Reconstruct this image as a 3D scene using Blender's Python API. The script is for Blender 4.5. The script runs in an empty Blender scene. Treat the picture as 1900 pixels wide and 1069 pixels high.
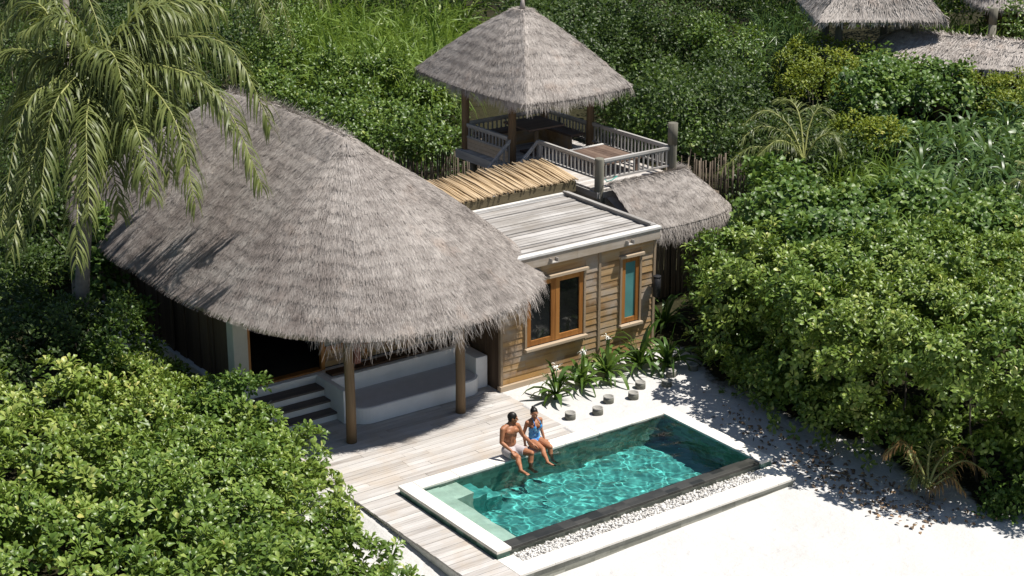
import bpy, bmesh, math, random
import numpy as np
from mathutils import Vector, Matrix, Quaternion

SC = bpy.context.scene
COL = SC.collection
rng = np.random.default_rng(11)
random.seed(11)
rad = math.radians

# ------------------------------------------------------------------ camera
CAM = np.array([-15.198, -24.658, 14.505])
PITCH, YAW, FPX = rad(19.3996), rad(35.83), 3199.1
_cp, _sp = math.cos(PITCH), math.sin(PITCH)
FWD = np.array([math.sin(YAW) * _cp, math.cos(YAW) * _cp, -_sp])
RGT = np.array([math.cos(YAW), -math.sin(YAW), 0.0])
UPV = np.cross(RGT, FWD)
cd = bpy.data.cameras.new('camera')
cam = bpy.data.objects.new('camera', cd)
COL.objects.link(cam)
cam.matrix_world = Matrix(((RGT[0], UPV[0], -FWD[0], CAM[0]), (RGT[1], UPV[1], -FWD[1], CAM[1]),
                           (RGT[2], UPV[2], -FWD[2], CAM[2]), (0, 0, 0, 1)))
cd.sensor_width = 36
cd.lens = 36 * FPX / 1900
cd.clip_end = 3000
SC.camera = cam


def ray(px, py):
    return FWD + RGT * (px - 950) / FPX - UPV * (py - 534.5) / FPX


def at(px, py, z):
    """the ground-plan point at height z that a measurement in the photograph gives"""
    d = ray(px, py)
    return CAM + d * ((z - CAM[2]) / d[2])


# ------------------------------------------------------------------ mesh helpers
def np_mesh(name, V, F, tone=None, smooth=False, mats=None, midx=None):
    """V (n,3), F (m,3|4) -> mesh with a per-face float attribute 'tone'"""
    me = bpy.data.meshes.new(name)
    V = np.asarray(V, np.float32)
    F = np.asarray(F, np.int32)
    m, k = F.shape
    me.vertices.add(len(V))
    me.vertices.foreach_set('co', V.ravel())
    me.loops.add(m * k)
    me.loops.foreach_set('vertex_index', F.ravel())
    me.polygons.add(m)
    me.polygons.foreach_set('loop_start', np.arange(0, m * k, k, dtype=np.int32))
    if smooth:
        me.polygons.foreach_set('use_smooth', np.ones(m, bool))
    if midx is not None:
        me.polygons.foreach_set('material_index', np.asarray(midx, np.int32))
    me.update(calc_edges=True)
    if tone is not None:
        a = me.attributes.new('tone', 'FLOAT', 'FACE')
        a.data.foreach_set('value', np.asarray(tone, np.float32))
    for mt in (mats or []):
        me.materials.append(mt)
    return me


class MB:
    """collects boxes, beams and tubes that become ONE mesh object"""
    def __init__(s):
        s.v, s.f, s.t, s.m, s.sm = [], [], [], [], []

    def add(s, V, F, tone=None, mat=0, smooth=False):
        o = len(s.v)
        s.v.extend([tuple(map(float, p)) for p in V])
        t = random.random() if tone is None else tone
        for f in F:
            s.f.append([i + o for i in f])
            s.t.append(t)
            s.m.append(mat)
            s.sm.append(smooth)

    def box(s, a, b, tone=None, mat=0):
        x0, y0, z0 = a
        x1, y1, z1 = b
        V = [(x0, y0, z0), (x1, y0, z0), (x1, y1, z0), (x0, y1, z0), (x0, y0, z1), (x1, y0, z1), (x1, y1, z1), (x0, y1, z1)]
        s.add(V, [(0, 3, 2, 1), (4, 5, 6, 7), (0, 1, 5, 4), (1, 2, 6, 5), (2, 3, 7, 6), (3, 0, 4, 7)], tone, mat)

    def beam(s, p0, p1, w, h, tone=None, mat=0, up=(0, 0, 1)):
        p0, p1 = Vector(p0), Vector(p1)
        d = (p1 - p0).normalized()
        side = d.cross(Vector(up))
        if side.length < 1e-4:
            side = d.cross(Vector((0, 1, 0)))
        side.normalize()
        u = side.cross(d)
        V = []
        for p in (p0, p1):
            for a, b in ((-1, -1), (1, -1), (1, 1), (-1, 1)):
                V.append(p + side * a * w / 2 + u * b * h / 2)
        s.add(V, [(0, 1, 2, 3), (7, 6, 5, 4), (0, 4, 5, 1), (1, 5, 6, 2), (2, 6, 7, 3), (3, 7, 4, 0)], tone, mat)

    def tube(s, pts, radii, n=10, tone=None, mat=0, smooth=True, cap=True):
        pts = [Vector(p) for p in pts]
        if not hasattr(radii, '__len__'):
            radii = [radii] * len(pts)
        V, F = [], []
        ref = Vector((0.13, 0.2, 1)) if abs((pts[-1] - pts[0]).normalized().z) < .9 else Vector((1, .1, 0))
        for i, p in enumerate(pts):
            d = (pts[min(i + 1, len(pts) - 1)] - pts[max(i - 1, 0)]).normalized()
            a = d.cross(ref).normalized()
            b = d.cross(a)
            for k in range(n):
                t = 2 * math.pi * k / n
                V.append(p + (a * math.cos(t) + b * math.sin(t)) * radii[i])
        for i in range(len(pts) - 1):
            for k in range(n):
                k2 = (k + 1) % n
                F.append((i * n + k, i * n + k2, (i + 1) * n + k2, (i + 1) * n + k))
        t = random.random() if tone is None else tone
        s.add(V, F, t, mat, smooth)
        if cap:
            o = len(s.v) - len(V)
            s.f.append([o + k for k in range(n)][::-1]); s.t.append(t); s.m.append(mat); s.sm.append(False)
            s.f.append([o + (len(pts) - 1) * n + k for k in range(n)]); s.t.append(t); s.m.append(mat); s.sm.append(False)

    def prism(s, poly, z0, z1, tone=None, mat=0):
        n = len(poly)
        V = [(p[0], p[1], z0) for p in poly] + [(p[0], p[1], z1) for p in poly]
        F = [tuple(range(n))[::-1], tuple(range(n, 2 * n))]
        F += [(i, (i + 1) % n, n + (i + 1) % n, n + i) for i in range(n)]
        s.add(V, F, tone, mat)

    def build(s, name, mats, parent=None, bevel=0, world=True):
        me = bpy.data.meshes.new(name)
        me.from_pydata(s.v, [], s.f)
        a = me.attributes.new('tone', 'FLOAT', 'FACE')
        a.data.foreach_set('value', np.array(s.t, np.float32))
        me.polygons.foreach_set('material_index', np.array(s.m, np.int32))
        me.polygons.foreach_set('use_smooth', np.array(s.sm, bool))
        for m in (mats if isinstance(mats, (list, tuple)) else [mats]):
            me.materials.append(m)
        return link(name, me, parent, bevel)


def link(name, me, parent=None, bevel=0):
    o = bpy.data.objects.new(name, me)
    COL.objects.link(o)
    if parent is not None:
        o.parent = parent
        # only root things carry a location; a part's own world matrix is the identity
        loc = Vector(parent.location) if parent.parent is None else Vector((0, 0, 0))
        o.matrix_parent_inverse = Matrix.Translation(-loc)
    if bevel:
        md = o.modifiers.new('bevel', 'BEVEL')
        md.width = bevel
        md.segments = 2
        md.limit_method = 'ANGLE'
        md.angle_limit = rad(40)
    return o


def tag(o, label=None, cat=None, group=None, kind=None):
    if label: o['label'] = label
    if cat: o['category'] = cat
    if group: o['group'] = group
    if kind: o['kind'] = kind
    return o


def thing(name, label, cat, loc=(0, 0, 0), group=None):
    o = bpy.data.objects.new(name, None)
    o.empty_display_size = .3
    COL.objects.link(o)
    o.location = [float(c) for c in loc]
    return tag(o, label, cat, group)


def copy_tree(o, parent=None):
    c = o.copy()
    COL.objects.link(c)
    if parent is not None:
        c.parent = parent
        c.matrix_parent_inverse = o.matrix_parent_inverse.copy()
    for ch in list(o.children):
        copy_tree(ch, c)
    return c


# ------------------------------------------------------------------ materials
def new_mat(name):
    m = bpy.data.materials.new(name)
    m.use_nodes = True
    nt = m.node_tree
    b = nt.nodes['Principled BSDF']
    return m, nt, b


def nd(nt, typ, ins=None, **props):
    n = nt.nodes.new(typ)
    for k, v in props.items():
        setattr(n, k, v)
    for k, v in (ins or {}).items():
        if isinstance(v, bpy.types.NodeSocket):
            nt.links.new(v, n.inputs[k])
        else:
            n.inputs[k].default_value = v
    return n


def ramp(nt, fac, stops):
    r = nt.nodes.new('ShaderNodeValToRGB')
    el = r.color_ramp.elements
    el[0].position, el[0].color = stops[0][0], (*stops[0][1], 1)
    el[1].position, el[1].color = stops[-1][0], (*stops[-1][1], 1)
    for p, c in stops[1:-1]:
        e = el.new(p)
        e.color = (*c, 1)
    nt.links.new(fac, r.inputs[0])
    return r.outputs[0]


def mixc(nt, fac, a, b, mode='MIX'):
    n = nt.nodes.new('ShaderNodeMix')
    n.data_type = 'RGBA'
    n.blend_type = mode
    for i, v in ((0, fac), (6, a), (7, b)):
        if isinstance(v, bpy.types.NodeSocket):
            nt.links.new(v, n.inputs[i])
        elif i == 0:
            n.inputs[0].default_value = v
        else:
            n.inputs[i].default_value = (*v, 1)
    return n.outputs[2]


def math_n(nt, op, a, b=0.0, clamp=False):
    n = nt.nodes.new('ShaderNodeMath')
    n.operation = op
    n.use_clamp = clamp
    for i, v in ((0, a), (1, b)):
        if isinstance(v, bpy.types.NodeSocket):
            nt.links.new(v, n.inputs[i])
        else:
            n.inputs[i].default_value = v
    return n.outputs[0]


def coords(nt, scale=(1, 1, 1)):
    tc = nd(nt, 'ShaderNodeTexCoord')
    mp = nd(nt, 'ShaderNodeMapping', {'Vector': tc.outputs['Object'], 'Scale': scale})
    return mp.outputs[0]


def noise(nt, vec, scale, detail=4, rough=.55, dist=0):
    return nd(nt, 'ShaderNodeTexNoise', {'Vector': vec, 'Scale': scale, 'Detail': detail, 'Roughness': rough, 'Distortion': dist}).outputs[0]


def tone_attr(nt):
    return nd(nt, 'ShaderNodeAttribute', attribute_name='tone').outputs['Fac']


def bump(nt, b, h, strength=.3, dist=.02):
    n = nd(nt, 'ShaderNodeBump', {'Height': h, 'Strength': strength, 'Distance': dist})
    nt.links.new(n.outputs[0], b.inputs['Normal'])


def wood(name, stops, axis=0, rough=.75, fine=38, stain=None, stain_amt=.5, gold=None, bstr=.25):
    """weathered timber: tone per board, grain stretched along one axis"""
    m, nt, b = new_mat(name)
    sc = [1.0, 1.0, 1.0]
    sc[axis] = .055
    v = coords(nt, sc)
    g = noise(nt, v, fine, 6, .65, .6)
    t = tone_attr(nt)
    off = nd(nt, 'ShaderNodeVectorMath', {0: v, 1: t}, operation='ADD').outputs[0]
    g2 = noise(nt, off, 9, 3, .6, .3)
    f = math_n(nt, 'ADD', math_n(nt, 'MULTIPLY', g, .55), math_n(nt, 'MULTIPLY', t, .35))
    f = math_n(nt, 'ADD', f, math_n(nt, 'MULTIPLY', math_n(nt, 'SUBTRACT', g2, .5), .6))
    c = ramp(nt, f, stops)
    if stain is not None:
        big = noise(nt, coords(nt, (1, 1, 1)), 1.4, 5, .6)
        msk = ramp(nt, big, [(.45, (0, 0, 0)), (.68, (1, 1, 1))])
        sm = math_n(nt, 'MULTIPLY', msk, stain_amt)
        c = mixc(nt, sm, c, stain)
    if gold is not None:
        gm = ramp(nt, noise(nt, off, 3.1, 4, .6), [(.5, (0, 0, 0)), (.66, (1, 1, 1))])
        c = mixc(nt, math_n(nt, 'MULTIPLY', gm, .6), c, gold)
        kn = nd(nt, 'ShaderNodeTexVoronoi', {'Vector': nd(nt, 'ShaderNodeMapping', {'Vector': off, 'Scale': (9, 1, 1)}).outputs[0], 'Scale': 2.6}).outputs['Distance']
        km = ramp(nt, kn, [(.03, (1, 1, 1)), (.09, (0, 0, 0))])
        c = mixc(nt, math_n(nt, 'MULTIPLY', km, .75), c, (.07, .035, .015))
    nt.links.new(c, b.inputs['Base Color'])
    b.inputs['Roughness'].default_value = rough
    b.inputs['Specular IOR Level'].default_value = .25
    bump(nt, b, g, bstr, .01)
    return m


def plain(name, col, rough=.6, var=.12, scale=6, spec=.3, bstr=.0, metal=0):
    m, nt, b = new_mat(name)
    n = noise(nt, coords(nt), scale, 5, .6)
    lo = tuple(c * (1 - var) for c in col)
    hi = tuple(min(1, c * (1 + var)) for c in col)
    c = ramp(nt, n, [(.3, lo), (.7, hi)])
    nt.links.new(c, b.inputs['Base Color'])
    b.inputs['Roughness'].default_value = rough
    b.inputs['Specular IOR Level'].default_value = spec
    b.inputs['Metallic'].default_value = metal
    if bstr:
        bump(nt, b, noise(nt, coords(nt), scale * 6, 4, .6), bstr, .01)
    return m


def foliage(name, stops, rough=.42, trans=.28, tcol=(.16, .24, .03), spec=.5, hue=.06):
    m, nt, b = new_mat(name)
    t = tone_attr(nt)
    oi = nd(nt, 'ShaderNodeObjectInfo').outputs['Random']
    patch = noise(nt, coords(nt), .9, 2, .5)
    f = math_n(nt, 'ADD', math_n(nt, 'MULTIPLY', t, .75), math_n(nt, 'MULTIPLY', math_n(nt, 'SUBTRACT', patch, .3), .55))
    f = math_n(nt, 'ADD', f, math_n(nt, 'MULTIPLY', math_n(nt, 'SUBTRACT', oi, .5), hue * 2))
    c = ramp(nt, f, stops)
    nt.links.new(c, b.inputs['Base Color'])
    b.inputs['Roughness'].default_value = rough
    b.inputs['Specular IOR Level'].default_value = spec
    tr = nd(nt, 'ShaderNodeBsdfTranslucent')
    tc = mixc(nt, .5, c, tcol)
    nt.links.new(tc, tr.inputs['Color'])
    mx = nd(nt, 'ShaderNodeMixShader', {0: trans, 1: b.outputs[0], 2: tr.outputs[0]})
    nt.links.new(mx.outputs[0], nt.nodes['Material Output'].inputs['Surface'])
    return m


def thatch_mat(name, gain=1.0, warm=0.0, grime_shade=False):
    m, nt, b = new_mat(name)
    t = tone_attr(nt)
    v = coords(nt)
    big = noise(nt, v, .42, 5, .65)
    mid = noise(nt, v, 3.2, 4, .7)
    f = math_n(nt, 'ADD', math_n(nt, 'MULTIPLY', t, .5), math_n(nt, 'MULTIPLY', math_n(nt, 'SUBTRACT', mid, .44), .85))
    f = math_n(nt, 'ADD', f, math_n(nt, 'MULTIPLY', math_n(nt, 'SUBTRACT', big, .42), .95))
    g = gain
    c = ramp(nt, f, [(0, (.085 * g, .074 * g, .067 * g)), (.3, (.185 * g, .165 * g, .151 * g)), (.6, (.275 * g, .250 * g, .231 * g)),
                     (1, (.40 * g, .368 * g, .34 * g))])
    rust = noise(nt, v, 1.7, 3, .5)
    rm = ramp(nt, rust, [(.6, (0, 0, 0)), (.8, (1, 1, 1))])
    c = mixc(nt, math_n(nt, 'MULTIPLY', rm, .28 + warm), c, (.24 * g, .155 * g, .105 * g))
    if grime_shade:   # brown grime plus painted-in shade, darkening the palm side of the villa roof
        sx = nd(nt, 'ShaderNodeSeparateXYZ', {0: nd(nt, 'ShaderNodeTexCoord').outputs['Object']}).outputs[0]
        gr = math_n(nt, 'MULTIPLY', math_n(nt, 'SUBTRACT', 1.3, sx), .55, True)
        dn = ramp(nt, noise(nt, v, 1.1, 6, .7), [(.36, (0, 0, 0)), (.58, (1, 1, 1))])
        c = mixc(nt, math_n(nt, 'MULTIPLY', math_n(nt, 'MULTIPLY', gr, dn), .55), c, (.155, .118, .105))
    nt.links.new(c, b.inputs['Base Color'])
    b.inputs['Roughness'].default_value = .85
    b.inputs['Specular IOR Level'].default_value = .2
    return m


M = {}
M['thatch'] = thatch_mat('grey_thatch', 1.85)
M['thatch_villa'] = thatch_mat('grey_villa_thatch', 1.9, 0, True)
M['thatch_far'] = thatch_mat('pale_thatch', 1.95)
M['deck'] = wood('bleached_decking', [(.1, (.22, .195, .178)), (.35, (.40, .374, .352)), (.65, (.55, .528, .51)), (.95, (.68, .662, .648))], 0, .8, 30,
                 stain=(.42, .33, .24), stain_amt=.45)
M['wall'] = wood('brown_cladding', [(.1, (.095, .05, .022)), (.35, (.25, .15, .068)), (.55, (.37, .245, .125)), (.75, (.44, .325, .20)), (1, (.52, .43, .31))], 0, .75, 26,
                 stain=(.37, .325, .28), stain_amt=.85, gold=(.50, .29, .10))
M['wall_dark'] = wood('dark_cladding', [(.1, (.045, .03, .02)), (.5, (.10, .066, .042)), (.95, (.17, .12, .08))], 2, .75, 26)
M['grey_wood_x'] = wood('silver_timber_long', [(.05, (.085, .075, .068)), (.3, (.24, .222, .205)), (.55, (.44, .42, .40)), (.95, (.64, .62, .60))], 0, .8, 24,
                        stain=(.22, .195, .165), stain_amt=.6)
M['grey_wood_y'] = wood('silver_timber_deep', [(.05, (.10, .09, .08)), (.35, (.27, .255, .24)), (.6, (.42, .405, .385)), (.95, (.56, .545, .52))], 1, .8, 24)
M['grey_wood_z'] = wood('silver_timber_upright', [(.05, (.11, .10, .09)), (.35, (.25, .235, .22)), (.6, (.38, .36, .34)), (.95, (.50, .48, .455))], 2, .8, 24)
M['cap'] = wood('white_edge_board', [(.1, (.42, .40, .375)), (.5, (.66, .64, .61)), (.95, (.76, .745, .72))], 0, .75, 24, stain=(.38, .35, .31), stain_amt=.4)
M['fascia'] = wood('pale_fascia', [(.1, (.22, .18, .14)), (.5, (.40, .345, .285)), (.95, (.53, .48, .42))], 0, .75, 22, stain=(.30, .22, .14), stain_amt=.5)
M['post'] = wood('round_timber_post', [(.05, (.075, .047, .027)), (.4, (.175, .118, .068)), (.7, (.255, .18, .108)), (.95, (.34, .26, .17))], 2, .75, 30)
M['post_grey'] = wood('weathered_post', [(.05, (.075, .07, .055)), (.4, (.16, .15, .12)), (.7, (.24, .225, .185)), (.95, (.33, .31, .26))], 2, .8, 30)
M['teak'] = wood('varnished_teak', [(.1, (.20, .078, .02)), (.4, (.34, .145, .04)), (.7, (.44, .21, .065)), (.95, (.52, .28, .10))], 2, .4, 26, bstr=.1)
M['trim'] = wood('pale_trim', [(.1, (.26, .19, .12)), (.5, (.42, .33, .235)), (.95, (.55, .46, .36))], 0, .7, 24)
M['trim_z'] = wood('pale_trim_upright', [(.1, (.20, .145, .09)), (.5, (.33, .25, .17)), (.95, (.44, .36, .27))], 2, .7, 24)
M['bamboo'] = wood('dry_bamboo', [(.05, (.13, .08, .04)), (.3, (.38, .27, .15)), (.6, (.58, .44, .28)), (.95, (.70, .57, .40))], 1, .6, 22)
M['olive_beam'] = wood('olive_beam', [(.05, (.07, .055, .03)), (.5, (.135, .11, .065)), (.95, (.21, .175, .11))], 0, .8, 22)
M['stick'] = wood('dry_sticks', [(.05, (.06, .045, .035)), (.4, (.17, .135, .105)), (.8, (.31, .26, .21)), (1, (.42, .36, .30))], 2, .85, 20)
M['tread'] = wood('dark_tread', [(.1, (.075, .062, .055)), (.5, (.135, .112, .10)), (.95, (.20, .17, .15))], 0, .65, 26)
M['dark_beam'] = wood('dark_beam', [(.1, (.04, .022, .013)), (.5, (.085, .05, .03)), (.95, (.14, .088, .055))], 0, .65, 22)
M['table'] = wood('red_brown_table', [(.1, (.07, .045, .035)), (.5, (.145, .098, .075)), (.95, (.22, .16, .125))], 0, .65, 22)
M['plaster'] = plain('white_plaster', (.82, .81, .79), .8, .05, 3, bstr=.12)
M['plaster_warm'] = plain('cream_plaster', (.52, .50, .44), .85, .08, 2.5, bstr=.1)
M['cushion'] = plain('grey_seat_finish', (.56, .55, .56), .85, .05, 5, bstr=.1)
M['black'] = plain('black_metal', (.018, .018, .02), .45, .2, 5)
M['rust_bracket'] = plain('oxide_bracket', (.11, .035, .022), .6, .3, 9)
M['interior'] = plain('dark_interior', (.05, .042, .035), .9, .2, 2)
M['stump'] = wood('grey_log', [(.1, (.085, .083, .068)), (.5, (.16, .158, .13)), (.95, (.24, .235, .20))], 2, .85, 30)
M['stump_top'] = plain('worn_log_top', (.29, .28, .255), .85, .25, 14, bstr=.2)
M['cord'] = plain('turquoise_cord', (.05, .33, .28), .6, .1, 5)
M['copper'] = plain('grey_gutter_spout', (.40, .375, .345), .6, .25, 12)


def glass_dark(name, col, rough):
    m, nt, b = new_mat(name)
    n = noise(nt, coords(nt), 1.3, 2)
    c = ramp(nt, n, [(.3, tuple(x * .7 for x in col)), (.7, tuple(x * 1.25 for x in col))])
    nt.links.new(c, b.inputs['Base Color'])
    b.inputs['Roughness'].default_value = rough
    b.inputs['Specular IOR Level'].default_value = .6
    return m


M['pane'] = glass_dark('dark_window_glass', (.012, .013, .012), .06)
M['pane_teal'] = glass_dark('frosted_teal_glass', (.085, .24, .235), .35)
M['pane_grey'] = glass_dark('grey_window_glass', (.13, .155, .13), .15)

# stone, tile, sand, water
def stone_mat(name, base, dark, sx, sy, sz, grout=.3, rough=.6, var=.5, wet=False):
    """small stone tiles with dark joints, every tile its own shade"""
    m, nt, b = new_mat(name)
    tc = nd(nt, 'ShaderNodeTexCoord')
    mp = nd(nt, 'ShaderNodeMapping', {'Vector': tc.outputs['Object'], 'Scale': (1 / sx, 1 / sy, 1 / sz), 'Location': (.03, .02, .013)})
    fr = nd(nt, 'ShaderNodeVectorMath', {0: mp.outputs[0]}, operation='FLOOR').outputs[0]
    wn = nd(nt, 'ShaderNodeTexWhiteNoise', {'Vector': fr}).outputs['Value']
    f2 = nd(nt, 'ShaderNodeVectorMath', {0: mp.outputs[0]}, operation='FRACTION').outputs[0]
    ctr = nd(nt, 'ShaderNodeVectorMath', {0: f2, 1: (.5, .5, .5)}, operation='SUBTRACT').outputs[0]
    ab = nd(nt, 'ShaderNodeVectorMath', {0: ctr}, operation='ABSOLUTE').outputs[0]
    blotch = noise(nt, coords(nt), 7, 5, .65)
    f = math_n(nt, 'ADD', math_n(nt, 'MULTIPLY', wn, var), math_n(nt, 'MULTIPLY', blotch, 1 - var))
    c = ramp(nt, f, [(.2, dark), (.5, tuple((a + d) / 2 for a, d in zip(base, dark))), (.8, base)])
    sep = nd(nt, 'ShaderNodeSeparateXYZ', {0: ab})
    nt.links.new(c, b.inputs['Base Color'])
    b.inputs['Roughness'].default_value = rough
    bump(nt, b, blotch, .15, .01)
    return m


M['coping'] = stone_mat('cream_coping', (.80, .77, .71), (.68, .645, .585), .6, .6, 5, rough=.7, var=.45)
M['pool_tile'] = stone_mat('green_pool_stone', (.20, .36, .29), (.055, .125, .10), .21, .21, .105, rough=.45, var=.55)
M['pool_floor'] = stone_mat('teal_pool_floor', (.095, .42, .39), (.05, .28, .265), .21, .21, .5, rough=.5, var=.55)
M['pool_dark'] = stone_mat('black_basalt', (.060, .058, .052), (.020, .021, .019), .30, .30, .9, rough=.35, var=.6)
M['pool_side'] = stone_mat('grey_green_side', (.30, .31, .25), (.12, .13, .10), .17, .17, .085, rough=.6, var=.6)
M['ledge'] = stone_mat('pale_green_ledge', (.66, .72, .62), (.56, .63, .53), .3, .3, .3, rough=.5, var=.4)
M['kerb_side'] = stone_mat('kerb_stone', (.36, .355, .30), (.15, .15, .12), .33, .33, .09, rough=.7, var=.5)


def sand_mat():
    m, nt, b = new_mat('white_coral_sand')
    v = coords(nt)
    n1 = noise(nt, v, .8, 5, .6)
    n2 = noise(nt, v, 9, 6, .7)
    f = math_n(nt, 'ADD', math_n(nt, 'MULTIPLY', n1, .6), math_n(nt, 'MULTIPLY', n2, .4))
    c = ramp(nt, f, [(.3, (.49, .478, .467)), (.55, (.555, .543, .532)), (.75, (.61, .598, .588))])
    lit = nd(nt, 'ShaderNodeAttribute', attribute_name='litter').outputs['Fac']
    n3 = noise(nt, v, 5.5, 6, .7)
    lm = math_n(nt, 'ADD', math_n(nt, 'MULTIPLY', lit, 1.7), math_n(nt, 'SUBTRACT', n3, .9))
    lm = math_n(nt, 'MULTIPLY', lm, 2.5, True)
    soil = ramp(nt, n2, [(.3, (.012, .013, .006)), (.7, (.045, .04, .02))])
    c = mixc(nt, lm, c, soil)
    nt.links.new(c, b.inputs['Base Color'])
    b.inputs['Roughness'].default_value = .95
    b.inputs['Specular IOR Level'].default_value = .1
    vo = nd(nt, 'ShaderNodeTexVoronoi', {'Vector': nd(nt, 'ShaderNodeVectorMath', {0: v, 1: nd(nt, 'ShaderNodeTexNoise', {'Vector': v, 'Scale': 1.5}).outputs['Color']}, operation='ADD').outputs[0], 'Scale': 2.2}).outputs['Distance']
    dent = ramp(nt, vo, [(.06, (0, 0, 0)), (.30, (1, 1, 1))])
    h = math_n(nt, 'ADD', math_n(nt, 'MULTIPLY', noise(nt, v, 2.6, 4, .6), 1.0), math_n(nt, 'MULTIPLY', noise(nt, v, 14, 5, .7), .4))
    h = math_n(nt, 'ADD', h, math_n(nt, 'MULTIPLY', dent, .35))
    bump(nt, b, h, .6, .06)
    return m


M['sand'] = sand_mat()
M['pebble'] = plain('white_pebbles', (.72, .70, .67), .7, .1, 9)
_m, _nt, _b = new_mat('white_pebbles_toned')
_c = ramp(_nt, tone_attr(_nt), [(0, (.30, .28, .25)), (.25, (.50, .48, .455)), (1, (.72, .705, .68))])
_nt.links.new(_c, _b.inputs['Base Color'])
_b.inputs['Roughness'].default_value = .7
M['pebble'] = _m
_m, _nt, _b = new_mat('dry_leaf_litter')
_c = ramp(_nt, tone_attr(_nt), [(0, (.07, .05, .035)), (.5, (.18, .12, .075)), (.85, (.32, .2, .11)), (1, (.44, .27, .12))])
_nt.links.new(_c, _b.inputs['Base Color'])
_b.inputs['Roughness'].default_value = .8
M['dead_leaf'] = _m

# foliage colours
M['lettuce'] = foliage('sea_lettuce_leaf', [(.0, (.04, .08, .013)), (.3, (.098, .168, .027)), (.6, (.19, .275, .052)), (.85, (.32, .39, .10)), (1, (.47, .45, .13))], .40, .22, (.30, .42, .04), .42)
M['lettuce2'] = foliage('sea_lettuce_leaf_light', [(.0, (.048, .09, .014)), (.3, (.12, .19, .030)), (.6, (.22, .295, .056)), (.85, (.36, .41, .11)), (1, (.50, .47, .14))], .40, .22, (.32, .43, .04), .42)
M['hibiscus'] = foliage('round_leaf', [(.0, (.028, .060, .012)), (.35, (.07, .132, .024)), (.7, (.14, .218, .042)), (1, (.28, .34, .085))], .43, .2, (.25, .40, .05), .34)
M['yellow'] = foliage('yellow_green_leaf', [(.0, (.075, .115, .014)), (.4, (.165, .22, .026)), (.75, (.27, .31, .04)), (1, (.42, .39, .08))], .48, .28, (.38, .42, .03), .3)
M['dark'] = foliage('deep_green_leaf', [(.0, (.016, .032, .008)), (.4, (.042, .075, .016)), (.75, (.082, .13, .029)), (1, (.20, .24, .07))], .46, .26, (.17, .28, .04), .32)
M['mid'] = foliage('mid_green_leaf', [(.0, (.03, .062, .011)), (.35, (.078, .138, .024)), (.7, (.15, .225, .040)), (1, (.32, .37, .09))], .40, .22, (.27, .40, .04), .42)
M['strap'] = foliage('strap_leaf', [(.0, (.025, .055, .014)), (.4, (.065, .125, .030)), (.75, (.135, .215, .06)), (1, (.36, .41, .18))], .36, .25, (.22, .34, .06), .45)
M['reed'] = foliage('reed_leaf', [(.0, (.06, .11, .016)), (.4, (.13, .21, .034)), (.75, (.21, .30, .06)), (1, (.34, .39, .13))], .45, .32, (.30, .42, .05), .3)
M['palm'] = foliage('coconut_leaflet', [(.0, (.05, .07, .018)), (.4, (.125, .155, .042)), (.75, (.22, .25, .08)), (1, (.40, .37, .18))], .45, .28, (.28, .33, .06), .38)
M['palm_dry'] = foliage('dry_leaflet', [(.0, (.14, .08, .03)), (.4, (.32, .19, .06)), (.75, (.46, .29, .11)), (1, (.55, .44, .28))], .6, .25, (.4, .26, .1))
M['rachis'] = plain('frond_stalk', (.26, .27, .09), .5, .3, 3)
M['lily'] = foliage('lily_leaf', [(.0, (.026, .058, .012)), (.4, (.058, .12, .022)), (.75, (.11, .185, .036)), (1, (.25, .30, .08))], .36, .24, (.22, .32, .04), .4)
M['petal'] = plain('white_petals', (.8, .78, .72), .5, .05, 9)
M['bark'] = wood('palm_bark', [(.1, (.10, .085, .07)), (.5, (.21, .185, .16)), (.95, (.33, .30, .265))], 0, .9, 18, bstr=.5)
M['stem'] = wood('shrub_stem', [(.1, (.06, .05, .038)), (.5, (.13, .11, .085)), (.95, (.22, .19, .155))], 2, .85, 20)
M['dead_wood'] = plain('bleached_branch', (.42, .40, .37), .85, .25, 20)
# ------------------------------------------------------------------ ground, deck, pool
def sm(t):
    t = np.clip(t, 0, 1)
    return t * t * (3 - 2 * t)


def ground_z(x, y):
    x = np.asarray(x, float)
    y = np.asarray(y, float)
    base = .02 + .11 * sm(x / 7)
    back = sm((y + 4.3) / 4.4)
    left = sm((x + 1.6) / 1.2)
    z = base + (.30 - base) * back * left
    z = z + .03 * back * sm((x - 6.6) / 3)
    bumps = .012 * np.sin(x * 2.1 + y * 1.3) + .009 * np.sin(x * 4.7 - y * 3.9 + 1) + .006 * np.sin(x * 9 + y * 7)
    near = (x > -1.2) & (x < 6.7) & (y > -4.0) & (y < 3.2)
    under = ((x > -.74) & (x < 4.27) & (y > -.1) & (y < 4.4)) | ((x > -.74) & (x < .02) & (y > -3.8) & (y < 1))
    return z + bumps * np.where(near, .25, 1) - np.where(under, .12, 0)


def noise2(x, y):
    return (np.sin(x * 1.7 + 1.3 * np.sin(y * 1.1)) + np.sin(y * 2.3 + 1.7 * np.sin(x * .9 + 2)) + .6 * np.sin(x * 4.1 - y * 3.3)) / 2.6


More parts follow.
